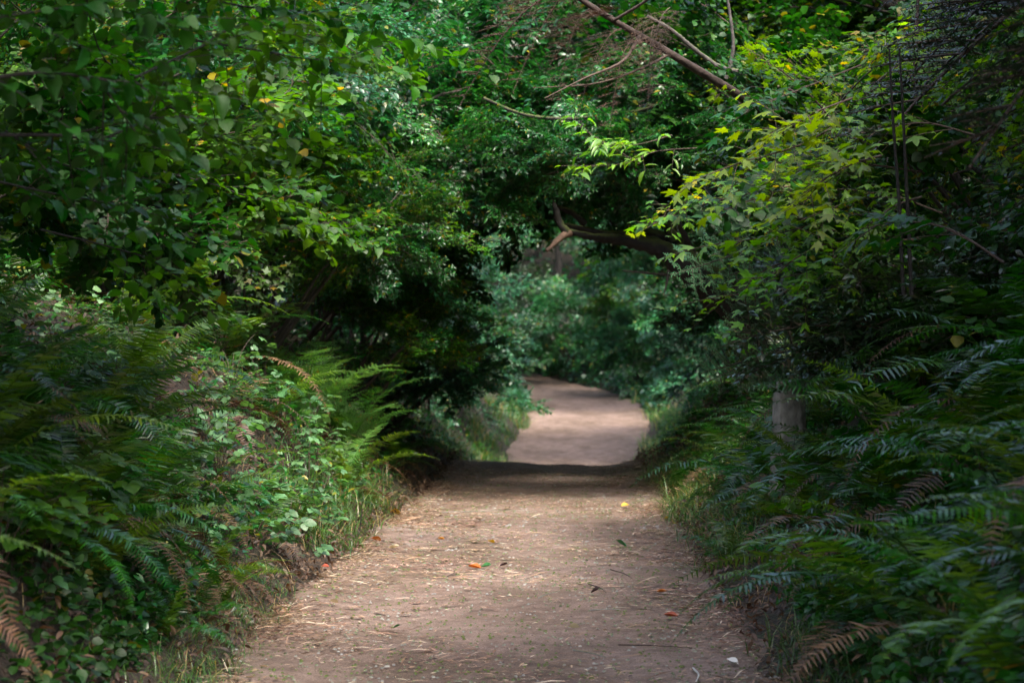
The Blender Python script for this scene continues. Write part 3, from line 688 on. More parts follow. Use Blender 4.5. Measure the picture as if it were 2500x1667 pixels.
for i in range(64):     # dark mass on the left
    Y = 6.3 + (i % 32) * .37 + r_.gauss(0, .1); off = (.55 + r_.uniform(0, .6)) if i < 32 else r_.uniform(1.2, 2.7)
    if Y > 13.2 and off < 1.9: continue
    fern(side_pt(-1, Y, off), r_.uniform(.85, 1.1), r_.choice([11, 12, 13]), ['fern', 'fern', 'olive'], *FZL(-1, Y, off), nx(), 'sword_fern', 1)
for i in range(60):     # dark mass on the right
    Y = 6.0 + (i % 30) * .43 + r_.gauss(0, .1); off = (.45 + r_.uniform(0, .55)) if i < 30 else r_.uniform(1.2, 2.6)
    if 12.0 < Y < 15.4 and off < 1.15: continue
    fern(side_pt(1, Y, off), r_.uniform(.85, 1.15), r_.choice([11, 12, 13]), ['fern', 'fern', 'fern', 'olive'], *FZL(1, Y, off), nx(), 'sword_fern', 1)

# low plants on the verge
def herb(base, h, n, label, group, seed, tmpl=T_tri, m='herb', name='bramble_plant', size=.13, cat='plant'):
    r_ = random.Random(seed * 13 + 1); o = empty(name, base, label, cat, group, rz=r_.uniform(0, 6))
    lm = LEAFM[(id(tmpl), m)]
    g = G()
    for i in range(n):
        a = r_.uniform(0, 6.28); rr = r_.uniform(.05, .32); hh = h * r_.uniform(.4, 1.1)
        e = Vector((math.cos(a) * rr, math.sin(a) * rr, hh))
        tube(g, spline([(0, 0, -.02), (e.x * .4, e.y * .4, hh * .7), tuple(e)], 5), np.linspace(.004, .0015, 5), 3)
        for j in range(3):
            f = .55 + .22 * j; q = Vector((e.x * f, e.y * f, hh * min(1, .3 + .7 * f)))
            link('leaf', lm, o, q, (r_.gauss(-.15, .25), r_.gauss(0, .3), a - 1.57 + r_.gauss(0, .8)), size * r_.uniform(.6, 1.15))
    link('stem', g.mesh('stem', [M['twig']]), o)
    return o
LEAFM = {}
def leafmesh(tmpl, m):
    g = G()
    for F in tmpl[1]: pass
    g.v.append(tmpl[0]); g.n = len(tmpl[0]); g.f = [(F, 0) for F in tmpl[1]]
    LEAFM[(id(tmpl), m)] = g.mesh('leaf', [M[m]]); return LEAFM[(id(tmpl), m)]
for t_, m_ in ((T_tri, 'herb'), (T_hazel, 'hazel'), (T_maple, 'maple'), (T_maple, 'maplesun'), (T_lance, 'sprig'), (T_hazel, 'hazeldark'), (T_maple, 'hazeldark'), (T_tri, 'hazel')): leafmesh(t_, m_)
def BZ(Y, off):
    a = 'beside the tan stick' if Y < 14.4 else ('below the upright pale ferns' if Y < 17.4 else 'toward the crest')
    b = 'at the left path edge' if off < .6 else 'up on the left bank'
    return 'small three-leaved bramble %s, %s' % (b, a), 'brambles %s, %s' % (b, a)
for i in range(44):
    Y = 12.4 + (i % 22) * .34; off = r_.uniform(.12, .7) if i < 22 else r_.uniform(.6, 1.5)
    herb(side_pt(-1, Y, off), r_.uniform(.25, .5), 7, *BZ(Y, off), nx())
for i in range(8):
    Y = 8.6 + i * .35; herb(side_pt(-1, Y, r_.uniform(.45, 1.1)), r_.uniform(.35, .6), 8, 'blurred leafy plant low in the bottom left corner', 'leafy plants in the bottom left corner', nx(), m='hazel', size=.15)
for i in range(8):
    Y = 9.0 + i * .9; herb(side_pt(1, Y, r_.uniform(.4, 1.2)), r_.uniform(.35, .7), 7, 'leafy bramble growing up between the right bank ferns', 'brambles on the right bank', nx(), m='hazel', size=.15)

# ------------------------------------------------------------------ near branches with single leaves
def spray(name, pts, label, cat, leafme, size, spacing, seed, sub=6, sublen=.35, rad=.006, hang=.12, wood='twig', group=None, droop=-.25, jit=.3):
    """a hanging branch: wood, side twigs, and every leaf an object of its own"""
    r_ = random.Random(seed * 7 + 2)
    pts = [Vector(p) for p in pts]; o = empty(name, pts[0], label, cat, group)
    P_ = spline([p - pts[0] for p in pts], 16); g = G()
    tube(g, P_, np.linspace(rad, rad * .3, 16), 6, 0, .05)
    runs = [(P_[5:], .6)]
    for i in range(sub):
        k = int(2 + 13 * (i + r_.random() * .8) / sub); k = min(k, 14); q = P_[k]; tg = P_[min(k + 1, 15)] - P_[k - 1]; tg /= np.linalg.norm(tg)
        s_ = np.cross(tg, [0, 0, 1]); s_ /= np.linalg.norm(s_) + 1e-6
        d = tg * r_.uniform(.4, 1) + s_ * (1 if i % 2 else -1) * r_.uniform(.4, 1) + np.array([0, 0, r_.gauss(-.1, .35)]); d /= np.linalg.norm(d)
        l = sublen * r_.uniform(.6, 1.2); pp = np.array([q + d * l * t + np.array([0, 0, droop * (l * t) ** 2]) for t in np.linspace(0, 1, 7)])
        tube(g, pp, np.linspace(rad * .4, .001, 7), 4); runs.append((pp, 1))
    link('stem', g.mesh('stem', [M[wood]], True), o)
    cnt = 0
    for pp, _ in runs:
        ln = sum(np.linalg.norm(pp[i + 1] - pp[i]) for i in range(len(pp) - 1)); k = max(2, int(ln / spacing)); sd = 1
        for i in range(1, k + 1):
            t = i / k * (len(pp) - 1); a = min(int(t), len(pp) - 2); q = pp[a] + (pp[a + 1] - pp[a]) * (t - a)
            tg = pp[a + 1] - pp[a]; sd = -sd; yaw = math.atan2(tg[1], tg[0]) - math.pi / 2 + sd * r_.uniform(.4, 1.2)
            cnt += 1
            if cnt > 295: break
            lm = ALT.get(leafme.name, leafme) if r_.random() < .5 else leafme
            s_ = size * r_.choice((r_.uniform(.4, .8), r_.uniform(.75, 1.2), r_.uniform(.75, 1.2)))
            link('leaf', lm, o, q, (r_.gauss(-hang, .35), r_.gauss(0, jit), yaw), (s_ * r_.uniform(.8, 1.1), s_, s_ * r_.uniform(.4, 2.2)))
    return o
T_hazel2 = leaf_strip([0, .07, .16, .26, .37, .48, .59, .7, .8, .89, 1], [.08, .20, .30, .36, .40, .42, .44, .40, .30, .15, .01], .32, .42, .07, .018)
T_maple2 = leaf_maple(5, .5); T_maple2[0][:, 0] *= .85; T_maple2[0][:, 2] -= .35 * np.abs(T_maple2[0][:, 0])
ALT = {}
for t_, a_, m_ in ((T_hazel2, T_hazel, 'hazel'), (T_hazel2, T_hazel, 'hazeldark'), (T_maple2, T_maple, 'maple'), (T_maple2, T_maple, 'maplesun'), (T_maple2, T_maple, 'hazeldark')):
    ALT[LEAFM[(id(a_), m_)].name] = leafmesh(t_, m_)
HZ = LEAFM[(id(T_hazel), 'hazel')]; MP = LEAFM[(id(T_maple), 'maple')]; MS = LEAFM[(id(T_maple), 'maplesun')]; SP = LEAFM[(id(T_lance), 'sprig')]
def S(name, sp, lab, cat, me, size, spacing, **k):
    pts = [P(*q) for q in sp]
    return spray(name, pts, lab, cat, me, size, spacing, nx(), **k)
LFT = [
 ([(-120, 220, 7.4), (60, 180, 7.6), (230, 200, 7.8), (330, 320, 8.0)], 'dark near branch bending down across the upper left corner'),
 ([(-120, 330, 8.0), (130, 330, 8.3), (260, 335, 8.5), (430, 250, 8.7)], 'thin dark branch running level below the bent one at upper left'),
 ([(330, 190, 8.4), (480, 120, 8.8), (590, 60, 9.0), (760, 60, 9.3)], 'branch rising to the right through the broad leaves at upper left'),
 ([(480, 100, 9.4), (640, 125, 9.6), (760, 145, 9.8), (900, 138, 10.0)], 'long branch tip with bright round leaves reaching furthest right at upper left'),
 ([(380, -60, 9.2), (560, 10, 9.5), (760, 30, 9.8), (960, 50, 10.2)], 'leafy branch along the very top left of centre'),
 ([(-80, 60, 7.0), (80, 30, 7.4), (260, 20, 7.8), (420, 70, 8.1)], 'dark leaves hanging in the extreme upper left corner'),
 ([(620, -40, 11.0), (800, 60, 11.2), (930, 100, 11.4), (1040, 115, 11.6)], 'branch with pale ribbed leaves at the top left of centre'),
 ([(330, 200, 8.8), (430, 270, 9.1), (520, 330, 9.4), (640, 370, 9.7)], 'branch slanting down to the right through the left foliage'),
 ([(-60, 430, 8.6), (120, 470, 9.0), (290, 500, 9.4), (440, 540, 9.8)], 'branch with olive leaves at middle left'),
 ([(100, 560, 9.6), (260, 600, 9.9), (380, 640, 10.2), (450, 700, 10.4)], 'leafy branch drooping above the dark ferns at left'),
 ([(400, 420, 11.5), (520, 450, 11.8), (620, 485, 12.0), (690, 490, 12.2)], 'branch ending in lime green leaves at middle left'),
 ([(560, 600, 12.6), (640, 570, 12.8), (720, 560, 13.0), (790, 565, 13.1)], 'cluster of pale silvery leaves just above the pale ferns'),
 ([(-90, 250, 9.6), (150, 400, 9.9), (330, 420, 10.2), (520, 430, 10.5)], 'branch crossing the middle of the left foliage'),
 ([(200, -60, 9.9), (260, 150, 10.2), (420, 200, 10.6), (640, 240, 10.9)], 'branch with broad leaves crossing below the top left corner'),
]
for i, (sp, lab) in enumerate(LFT):
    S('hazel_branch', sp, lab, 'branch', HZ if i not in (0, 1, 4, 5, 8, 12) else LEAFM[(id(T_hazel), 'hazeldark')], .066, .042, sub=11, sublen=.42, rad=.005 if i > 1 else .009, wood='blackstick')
RGT = [
 ([(2050, 300, 12.6), (1950, 355, 12.5), (1800, 400, 12.3), (1670, 450, 12.2)], 'long maple branch of yellow-green leaves whose tip reaches furthest left', MS, .095),
 ([(2080, 240, 12.6), (2000, 270, 12.5), (1940, 300, 12.4), (1880, 315, 12.3)], 'brightest yellow maple leaves at the upper right', MS, .11),
 ([(2250, 420, 12.9), (2100, 400, 12.8), (1980, 410, 12.7), (1880, 440, 12.6)], 'maple branch of lime green leaves below the yellow ones', MP, .11),
 ([(2300, 520, 12.6), (2150, 470, 12.6), (2050, 500, 12.5), (1950, 540, 12.4)], 'maple branch in the middle of the right foliage', MP, .10),
 ([(2280, 580, 12.6), (2150, 590, 12.5), (2000, 600, 12.3), (1840, 700, 12.2)], 'maple branch of bright leaves hanging just above the long fern frond', MP, .11),
 ([(1990, 650, 13.0), (1920, 640, 12.9), (1850, 670, 12.8), (1800, 730, 12.7)], 'small-leaved yellow-green spray at the left edge of the right foliage', MP, .07),
 ([(2380, 330, 12.4), (2250, 300, 12.5), (2120, 330, 12.6), (2040, 370, 12.7)], 'maple branch with round glowing leaves in front of the dark thicket', MP, .11),
 ([(2450, 640, 10.6), (2320, 560, 10.8), (2200, 540, 11.0), (2100, 560, 11.2)], 'shadowy maple branch toward the far right edge', LEAFM[(id(T_maple), 'hazeldark')], .11),
 ([(2100, 160, 13.5), (2000, 200, 13.4), (1900, 240, 13.3), (1820, 270, 13.2)], 'branch of dull blue-green leaves just above the yellow maple leaves', LEAFM[(id(T_maple), 'hazeldark')], .10),

 ([(2120, 560, 13.2), (2010, 545, 13.0), (1900, 570, 12.8), (1800, 590, 12.6)], 'lime maple branch level with the tip of the fir sprays', MP, .095),
 ([(2230, 660, 12.4), (2120, 640, 12.3), (2010, 660, 12.2), (1930, 700, 12.1)], 'lowest bright maple branch, just over the white-edged frond', MP, .09),
 ([(2150, 380, 12.0), (2080, 400, 11.9), (2010, 440, 11.9), (1960, 500, 11.8)], 'yellow-green maple leaves hanging left of the two dark stems', MS, .095),
 ([(2250, 480, 12.0), (2190, 500, 12.0), (2130, 540, 11.9), (2080, 600, 11.9)], 'glowing maple leaves hanging behind the two dark stems', MP, .10),
]
for sp, lab, me, sz in RGT:
    S('maple_branch', sp, lab, 'branch', me, sz, .058, sub=12, sublen=.40, rad=.007, hang=.15, jit=.25)
MID = [
 ([(1720, 360, 17.5), (1600, 370, 17.2), (1520, 400, 17.0), (1370, 405, 16.8)], 'fresh narrow-leaved sprig at the centre hanging lowest'),
 ([(1560, 400, 17.4), (1480, 350, 17.2), (1430, 320, 17.1), (1395, 285, 17.0)], 'bright narrow-leaved sprig pointing up at the centre'),
 ([(1640, 330, 17.4), (1570, 350, 17.2), (1510, 355, 17.1), (1450, 340, 17.0)], 'narrow-leaved sprig between the two brightest ones at the centre'),
]
for sp, lab in MID:
    S('leafy_sprig', sp, lab, 'branch', SP, .105, .05, sub=7, sublen=.25, rad=.005, hang=.1)

# ------------------------------------------------------------------ conifer boughs
def make_bough(seed, m, L=1.0, twigs=22, nl=.02, droop=.35, fan=.42, dn=.0065, wid=.0024, sparse=1.0):
    r_ = random.Random(seed); g = G(); pos = []; fw = []; up = []; sz = []
    def needles(pp):
        ln = sum(np.linalg.norm(pp[i + 1] - pp[i]) for i in range(len(pp) - 1)); k = int(ln / dn * sparse)
        for i in range(k):
            t = (i + r_.random()) / k * (len(pp) - 1); a = min(int(t), len(pp) - 2); q = pp[a] + (pp[a + 1] - pp[a]) * (t - a)
            tg = pp[a + 1] - pp[a]; tg = tg / (np.linalg.norm(tg) + 1e-9); s_ = np.cross(tg, [0, 0, 1]); s_ /= np.linalg.norm(s_) + 1e-6
            for sd in (-1, 1):
                pos.append(q); fw.append(tg * .6 + s_ * sd * r_.uniform(.7, 1.1) + np.array([0, 0, r_.gauss(.15, .35)])); up.append((0, 0, 1)); sz.append(nl * r_.uniform(.7, 1.15))
    ax = np.array([(0.03 * math.sin(4 * t + seed), t * L, -droop * t * t * L) for t in np.linspace(0, 1, 12)])
    tube(g, ax, np.linspace(.009, .002, 12), 4, 1); needles(ax[4:])
    for i in range(twigs):
        t = min(.99, .10 + .88 * (i + r_.uniform(-.8, .8)) / twigs); t = max(.05, t); a = min(int(t * 11), 10); q = ax[a] + (ax[a + 1] - ax[a]) * (t * 11 - a); sd = 1 if i % 2 else -1
        l = fan * L * (1.12 - t) * r_.uniform(.75, 1.15) + .05
        d = np.array([sd * .8, .62, r_.gauss(0, .1)]); d /= np.linalg.norm(d)
        pp = np.array([q + d * l * u + np.array([0, 0, -droop * .6 * (l * u) ** 2]) for u in np.linspace(0, 1, 6)])
        tube(g, pp, np.linspace(.003, .001, 6), 3, 1); needles(pp)
        for j in range(3):
            k = 1 + j; s2 = 1 if j % 2 else -1; d2 = np.array([d[0] * .6 - s2 * .45, d[1] * .8 + s2 * .3 * sd, -.08]); d2 /= np.linalg.norm(d2)
            l2 = l * .38 * r_.uniform(.6, 1.2); p2 = np.array([pp[k] + d2 * l2 * u for u in np.linspace(0, 1, 4)])
            tube(g, p2, np.linspace(.002, .001, 4), 3, 1); needles(p2)
    w2 = wid / nl
    tm = (np.array([(-w2 / 2, 0, 0), (w2 / 2, 0, 0), (w2 / 3, .8, 0), (0, 1, 0), (-w2 / 3, .8, 0)]), [np.array([(0, 1, 2, 4)]), np.array([(4, 2, 3)])])
    batch(g, tm, pos, fw, up, sz, 0)
    return g.mesh('bough', [m, M['twig']])
BO = {'fir': [make_bough(i, M['needle'], wid=.004, twigs=26) for i in range(3)],
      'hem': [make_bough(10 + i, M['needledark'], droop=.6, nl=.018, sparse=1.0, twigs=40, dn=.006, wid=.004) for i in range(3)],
      'dead': [make_bough(20 + i, M['needledead'], droop=.9, nl=.035, sparse=.5, twigs=30, wid=.003) for i in range(2)]}
def aim(sx, sy, Y, tx, ty, TY, me, parent, base, s=None, roll=0, name='bough'):
    a = P(sx, sy, Y); b = P(tx, ty, TY); d = b - a; L = d.length
    yaw = math.atan2(d.y, d.x) - math.pi / 2; pitch = math.asin(d.z / L) + .25
    return link(name, me, parent, a - base, (pitch, roll, yaw), s or L)
fb = side_pt(1, 15.8, 1.5)
fir = empty('young_fir_tree', fb, 'young fir tree putting out pale needle sprays on the right of the path', 'tree')
g = G(); tube(g, spline([(0, 0, -.1), (.03, 0, 1.0), (0, .03, 2.0), (.04, 0, 2.9)], 10), np.linspace(.035, .008, 10), 7); link('trunk', g.mesh('trunk', [M['barkbrown']], True), fir)
for i, (a, b) in enumerate([((1900, 560, 15.4), (1770, 545, 14.6)), ((1960, 610, 15.4), (1715, 655, 14.4)), ((1900, 650, 15.4), (1740, 700, 14.5)), ((1960, 590, 15.6), (1790, 600, 14.4)),
        ((1930, 780, 15.4), (1830, 860, 14.6)), ((1980, 840, 15.4), (1800, 900, 14.2)), ((1990, 870, 15.2), (1790, 915, 14.2)), ((1950, 720, 15.5), (1840, 780, 14.8)), ((1930, 500, 15.5), (1810, 500, 14.8)),
        ((1950, 900, 15.3), (1850, 960, 14.8)), ((2000, 700, 15.8), (2120, 760, 15.0)), ((1990, 560, 15.8), (2110, 600, 15.2))]):
    aim(*a, *b, BO['fir'][i % 3], fir, fb, roll=-.95 if b[0] < a[0] else .8)

# leaning mossy trunk --------------------------------------------------
def limb(name, pts, rads, mat, label, cat, n=70, sides=12, noise=.12, extras=(), group=None):
    pts = [P(*q) for q in pts]; b = pts[0]
    o = empty(name, b, label, cat, group); g = G()
    tube(g, spline([p - b for p in pts], n), np.interp(np.linspace(0, 1, n), np.linspace(0, 1, len(rads)), rads), sides, 0, noise, 3)
    link('trunk', g.mesh('trunk', [M[mat]], True), o)
    for nm, q, rr, m2 in extras:
        g = G(); q = [P(*e) - b for e in q]
        tube(g, spline(q, 14), np.interp(np.linspace(0, 1, 14), np.linspace(0, 1, len(rr)), rr), 8, 0, noise, 5)
        link(nm, g.mesh(nm, [M[m2]], True), o)
    return o
Yt = 21.0
limb('leaning_tree', [(1930, 960, Yt + .6), (1850, 800, Yt + .4), (1760, 715, Yt + .2), (1690, 660, Yt), (1610, 606, Yt), (1530, 588, Yt), (1450, 578, Yt - .2), (1385, 565, Yt - .3)],
     [.21, .20, .18, .145, .09, .052, .036, .026], 'barkmoss', 'mossy black tree trunk leaning left across the path with a broken tip', 'tree',
     extras=[('limb', [(1385, 568, Yt - .3), (1366, 545, Yt - .3), (1358, 515, Yt - .3), (1352, 490, Yt - .3)], [.043, .036, .03, .009], 'barkmoss'),
             ('limb', [(1392, 568, Yt - .3), (1368, 580, Yt - .35), (1335, 612, Yt - .45)], [.036, .032, .014], 'barkbroken'),
             ('limb', [(1700, 660, Yt), (1640, 590, Yt + .2), (1560, 570, Yt + .3), (1480, 572, Yt + .3), (1400, 552, Yt + .2), (1370, 548, Yt + .2)], [.11, .08, .055, .038, .025, .012], 'barkmoss'),
             ('limb', [(1650, 600, Yt + .1), (1638, 560, Yt + .2), (1618, 505, Yt + .3)], [.08, .065, .047], 'barkmoss'),
             ('limb', [(1690, 620, Yt + .1), (1665, 560, Yt), (1640, 505, Yt)], [.036, .03, .012], 'bark'),
             ('limb', [(1430, 548, Yt + .6), (1390, 515, Yt + .6), (1345, 498, Yt + .6)], [.036, .032, .014], 'barkmoss'),
             ('limb', [(1650, 672, Yt - .1), (1600, 668, Yt - .3), (1520, 660, Yt - .6)], [.016, .012, .006], 'bark'),
             ('limb', [(1632, 660, Yt - .3), (1628, 690, Yt - .35), (1620, 722, Yt - .4)], [.014, .011, .004], 'bark')])
# conifer limbs at the top -------------------------------------------------
ol = limb('conifer_limb', [(1330, -60, 15.0), (1480, 40, 15.2), (1600, 110, 15.4), (1700, 170, 15.6), (1790, 225, 15.9), (1900, 300, 16.4)], [.016, .020, .024, .028, .032, .036], 'barkbrown',
     'brown conifer limb slanting down to the right across the top with dead needles', 'branch', noise=.05,
     extras=[('side_limb', [(1560, 90, 15.3), (1520, 150, 15.0), (1430, 190, 14.8), (1330, 240, 14.6)], [.014, .01, .007, .003], 'twig'),
             ('side_limb', [(1640, 130, 15.5), (1560, 170, 15.2), (1450, 205, 15.0), (1300, 215, 14.8)], [.012, .009, .006, .003], 'twig'),
             ('side_limb', [(1500, 50, 15.2), (1580, 0, 15.0), (1640, -60, 14.8)], [.012, .01, .006], 'twig')])
ob = Vector(ol.location)
for i, (a, b) in enumerate([((1450, 20, 15.2), (1330, 120, 14.8)), ((1520, 70, 15.2), (1400, 140, 14.9)), ((1500, 40, 15.2), (1360, 30, 14.8)), ((1400, -20, 15), (1120, 50, 14.6)), ((1560, 90, 15.3), (1460, 190, 14.9)),
                            ((1600, 60, 15.3), (1560, 170, 15)), ((1640, 20, 15.4), (1560, 110, 15)), ((1440, -40, 15.2), (1250, 20, 14.6))]):
    aim(*a, *b, BO['dead'][i % 2], ol, ob, name='dead_bough')
limb('grey_limb', [(1580, 40, 17.0), (1640, 75, 17.1), (1700, 125, 17.2), (1760, 165, 17.3), (1830, 180, 17.4)], [.010, .014, .017, .019, .022], 'barkpale', 'pale grey limb running behind the brown conifer limb', 'branch')
limb('grey_limb', [(1765, -60, 16.6), (1785, 60, 16.6), (1788, 130, 16.6), (1765, 215, 16.6)], [.008, .011, .013, .017], 'barkpale', 'thin upright grey stem meeting the brown limb at its lower end', 'branch')
limb('bare_branch', [(1000, 205, 24.0), (1130, 175, 24.0), (1260, 165, 24.0), (1340, 135, 24.0)], [.03, .035, .03, .02], 'bark', 'dark bare branch inside the leaves at the top centre', 'branch')
limb('bare_branch', [(1180, 240, 20.0), (1280, 280, 20.0), (1400, 290, 20.0), (1560, 270, 20.0), (1640, 240, 20.0)], [.012, .014, .016, .014, .01], 'barkmoss', 'thin sagging branch above the bright sprigs', 'branch')
limb('bare_branch', [(880, 400, 21.0), (980, 310, 21.0), (1060, 240, 21.0), (1130, 220, 21.0)], [.02, .018, .016, .01], 'bark', 'black branch rising to the right through the small shiny leaves', 'branch')
limb('bare_branch', [(1250, 600, 24.0), (1190, 590, 24.0), (1100, 640, 24.0)], [.004, .006, .008], 'twig', 'thin twig dipping left of the broken tip of the mossy trunk', 'branch')
for i, (x0, x1, lab) in enumerate([(2180, 2195, 'thin dark upright stem among the maple leaves'), (2205, 2215, 'second thin dark upright stem right beside the first among the maple leaves')]):
    limb('sapling_stem', [(x1 + 10, 720, 11.6), (x1, 500, 11.6), (x0, 300, 11.6), (x0 - 10, 120, 11.6)], [.010, .009, .007, .005], 'blackstick', lab, 'sapling')

# hemlocks reaching into the frame, plus unseen ones added to darken the near sides --------------
def hemlock(base, H, R0, z0, n, label, seed, key='hem', tr=.16, scale=1.0, skip=None):
    r_ = random.Random(seed); o = empty('hemlock_tree', base, label, 'tree'); g = G()
    tube(g, np.array([(0.02 * math.sin(t * 3), 0, -.3 + t * H) for t in np.linspace(0, 1, 10)]), np.linspace(tr, .02, 10), 9, 0, .05, seed)
    link('trunk', g.mesh('trunk', [M['bark']], True), o)
    for i in range(n):
        t = i / n; z = z0 + (H - z0) * t; L = R0 * (1 - t) ** .7 * r_.uniform(.75, 1.1) + .3; th = i * 2.39996 + r_.gauss(0, .2)
        if skip and skip(th, z, L): continue
        link('bough', r_.choice(BO[key]), o, (math.cos(th) * tr * .5, math.sin(th) * tr * .5, z), (r_.uniform(-.1, .25), r_.gauss(0, .12), th - math.pi / 2), (L, L, L))
    return o
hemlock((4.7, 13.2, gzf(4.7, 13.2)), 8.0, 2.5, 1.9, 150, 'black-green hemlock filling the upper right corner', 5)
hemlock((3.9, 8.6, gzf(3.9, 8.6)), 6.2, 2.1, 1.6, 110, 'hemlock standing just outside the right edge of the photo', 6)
hemlock((-3.7, 5.6, gzf(-3.7, 5.6)), 9, 2.6, 2.6, 150, 'hemlock added beside the camera on the left to shade the near ferns', 9)
hemlock((4.2, 5.2, gzf(4.2, 5.2)), 9, 2.6, 2.4, 150, 'hemlock added beside the camera on the right to shade the near ferns', 10)
hemlock((-4.4, 8.6, gzf(-4.4, 8.6)), 9, 2.5, 2.8, 130, 'hemlock added out of view at the left to shade the near branches', 8)

hemlock((2.9, 5.6, gzf(2.9, 5.6)), 6.5, 2.2, 2.7, 120, 'low-hanging hemlock added out of view to shade the near right bank', 11)
hemlock((-2.9, 5.8, gzf(-2.9, 5.8)), 6.5, 2.2, 2.7, 120, 'low-hanging hemlock added out of view to shade the near left bank', 12)

# pale stump --------------------------------------------------------------------
def stump():
    b = P(1925, 1100, 15.0); b.z = gzf(b.x, b.y) - .05
    top = P(1925, 945, 15.0).z - b.z
    o = empty('tree_stump', b, 'pale weathered stump half hidden behind the right bank ferns', 'stump')
    r_ = random.Random(4); n = 30; V = []; F = []; K = 12
    for k in range(K):
        t = k / (K - 1)
        for j in range(n):
            a = j * 2 * math.pi / n; rr = .105 * (1.25 - .35 * t) * (1 + .10 * math.sin(3 * a + 1) + .05 * math.sin(9 * a + 2 * t) + .03 * math.sin(5 * a + 7 * t) + r_.uniform(-.03, .03))
            z = top * t * (1 if k < K - 1 else 1 + .14 * math.sin(a + 2.5) + r_.uniform(-.06, .10))
            V.append((rr * math.cos(a), rr * math.sin(a), z))
    for k in range(K - 1):
        for j in range(n): F.append((k * n + j, k * n + (j + 1) % n, (k + 1) * n + (j + 1) % n, (k + 1) * n + j))
    g = G(); g.add(V, F); link('trunk', g.mesh('trunk', [M['stump']], True), o)
    g = G(); W_ = V[(K - 1) * n:]; g.add(list(W_) + [(0, 0, top * .93)], [(j, (j + 1) % n, n) for j in range(n)]); link('broken_top', g.mesh('broken_top', [M['barkbroken']]), o)
stump()

# ------------------------------------------------------------------ grass, litter (stuff)
def grass(name, n, pts, h, m, label, seed, wd=.0035):
    r2 = np.random.default_rng(seed); g = G()
    a = r2.uniform(0, 2 * math.pi, n); hh = h * r2.uniform(.5, 1.25, n); le = r2.uniform(.4, 1.7, n)
    V = np.zeros((n, 7, 3)); 
    for k, (t, w_) in enumerate(((0, 1), (.4, .85), (.75, .55))):
        cx = pts[:, 0] + np.cos(a) * le * hh * t ** 2; cy = pts[:, 1] + np.sin(a) * le * hh * t ** 2; cz = pts[:, 2] + hh * (t - .45 * le * t * t)
        px_, py_ = -np.sin(a) * wd * w_, np.cos(a) * wd * w_
        V[:, 2 * k] = np.stack([cx - px_, cy - py_, cz], 1); V[:, 2 * k + 1] = np.stack([cx + px_, cy + py_, cz], 1)
    V[:, 6] = np.stack([pts[:, 0] + np.cos(a) * le * hh, pts[:, 1] + np.sin(a) * le * hh, pts[:, 2] + hh * (1 - .52 * le)], 1)
    b = (np.arange(n) * 7)[:, None, None]
    g.v.append(V.reshape(-1, 3)); g.n = n * 7
    g.f = [((np.array([(0, 1, 3, 2), (2, 3, 5, 4)])[None] + b).reshape(-1, 4), 0), ((np.array([(4, 5, 6)])[None] + b).reshape(-1, 3), 0)]
    o = link(name, g.mesh(name, [M[m]])); tag(o, label, 'grass', kind='stuff'); return o
def verge(side, y0, y1, o0, o1, n, seed, clump=60):
    r2 = np.random.default_rng(seed)
    cy = r2.uniform(y0, y1, clump); co = r2.uniform(o0, o1, clump)
    k = r2.integers(0, clump, n); Y = cy[k] + r2.normal(0, .12, n); off = np.maximum(co[k] + r2.normal(0, .08, n), -.12)
    X = pc(Y) + side * (pw(Y) + off); return np.stack([X, Y, gz(X, Y) - .01], 1)
grass('grass', 4200, verge(1, 14, 24, -.02, .55, 4200, 1, 70), .30, 'grass', 'long grass spilling over the right verge of the path', 1)
grass('grass', 1500, verge(-1, 15, 21, .0, .5, 1500, 2, 30), .32, 'grass', 'grass in the lit left verge among brambles', 2)
grass('grass', 2600, verge(-1, 9.2, 13.4, -.08, .7, 2600, 3, 70), .17, 'grass', 'fine blurred grass at the bottom left of the path', 3, .002)
grass('grass', 2200, verge(1, 8.2, 11, .1, .9, 2200, 4, 60), .26, 'grass', 'long dark grass blades at the bottom right', 4)
grass('dry_grass', 900, np.concatenate([verge(1, 12, 24, .0, .7, 500, 5, 60), verge(-1, 12, 24, .0, 1.0, 400, 6, 60)]), .30, 'straw', 'straw-coloured dead grass blades scattered through both verges', 5, .003)
grass('grass', 2500, verge(-1, 28, 48, -.1, .6, 2500, 7, 60), .4, 'grass', 'grass at the foot of the far left bushes', 7, .006)
grass('grass', 2500, verge(1, 28, 50, -.1, .6, 2500, 8, 60), .4, 'grass', 'grass at the foot of the far right bushes', 8, .006)

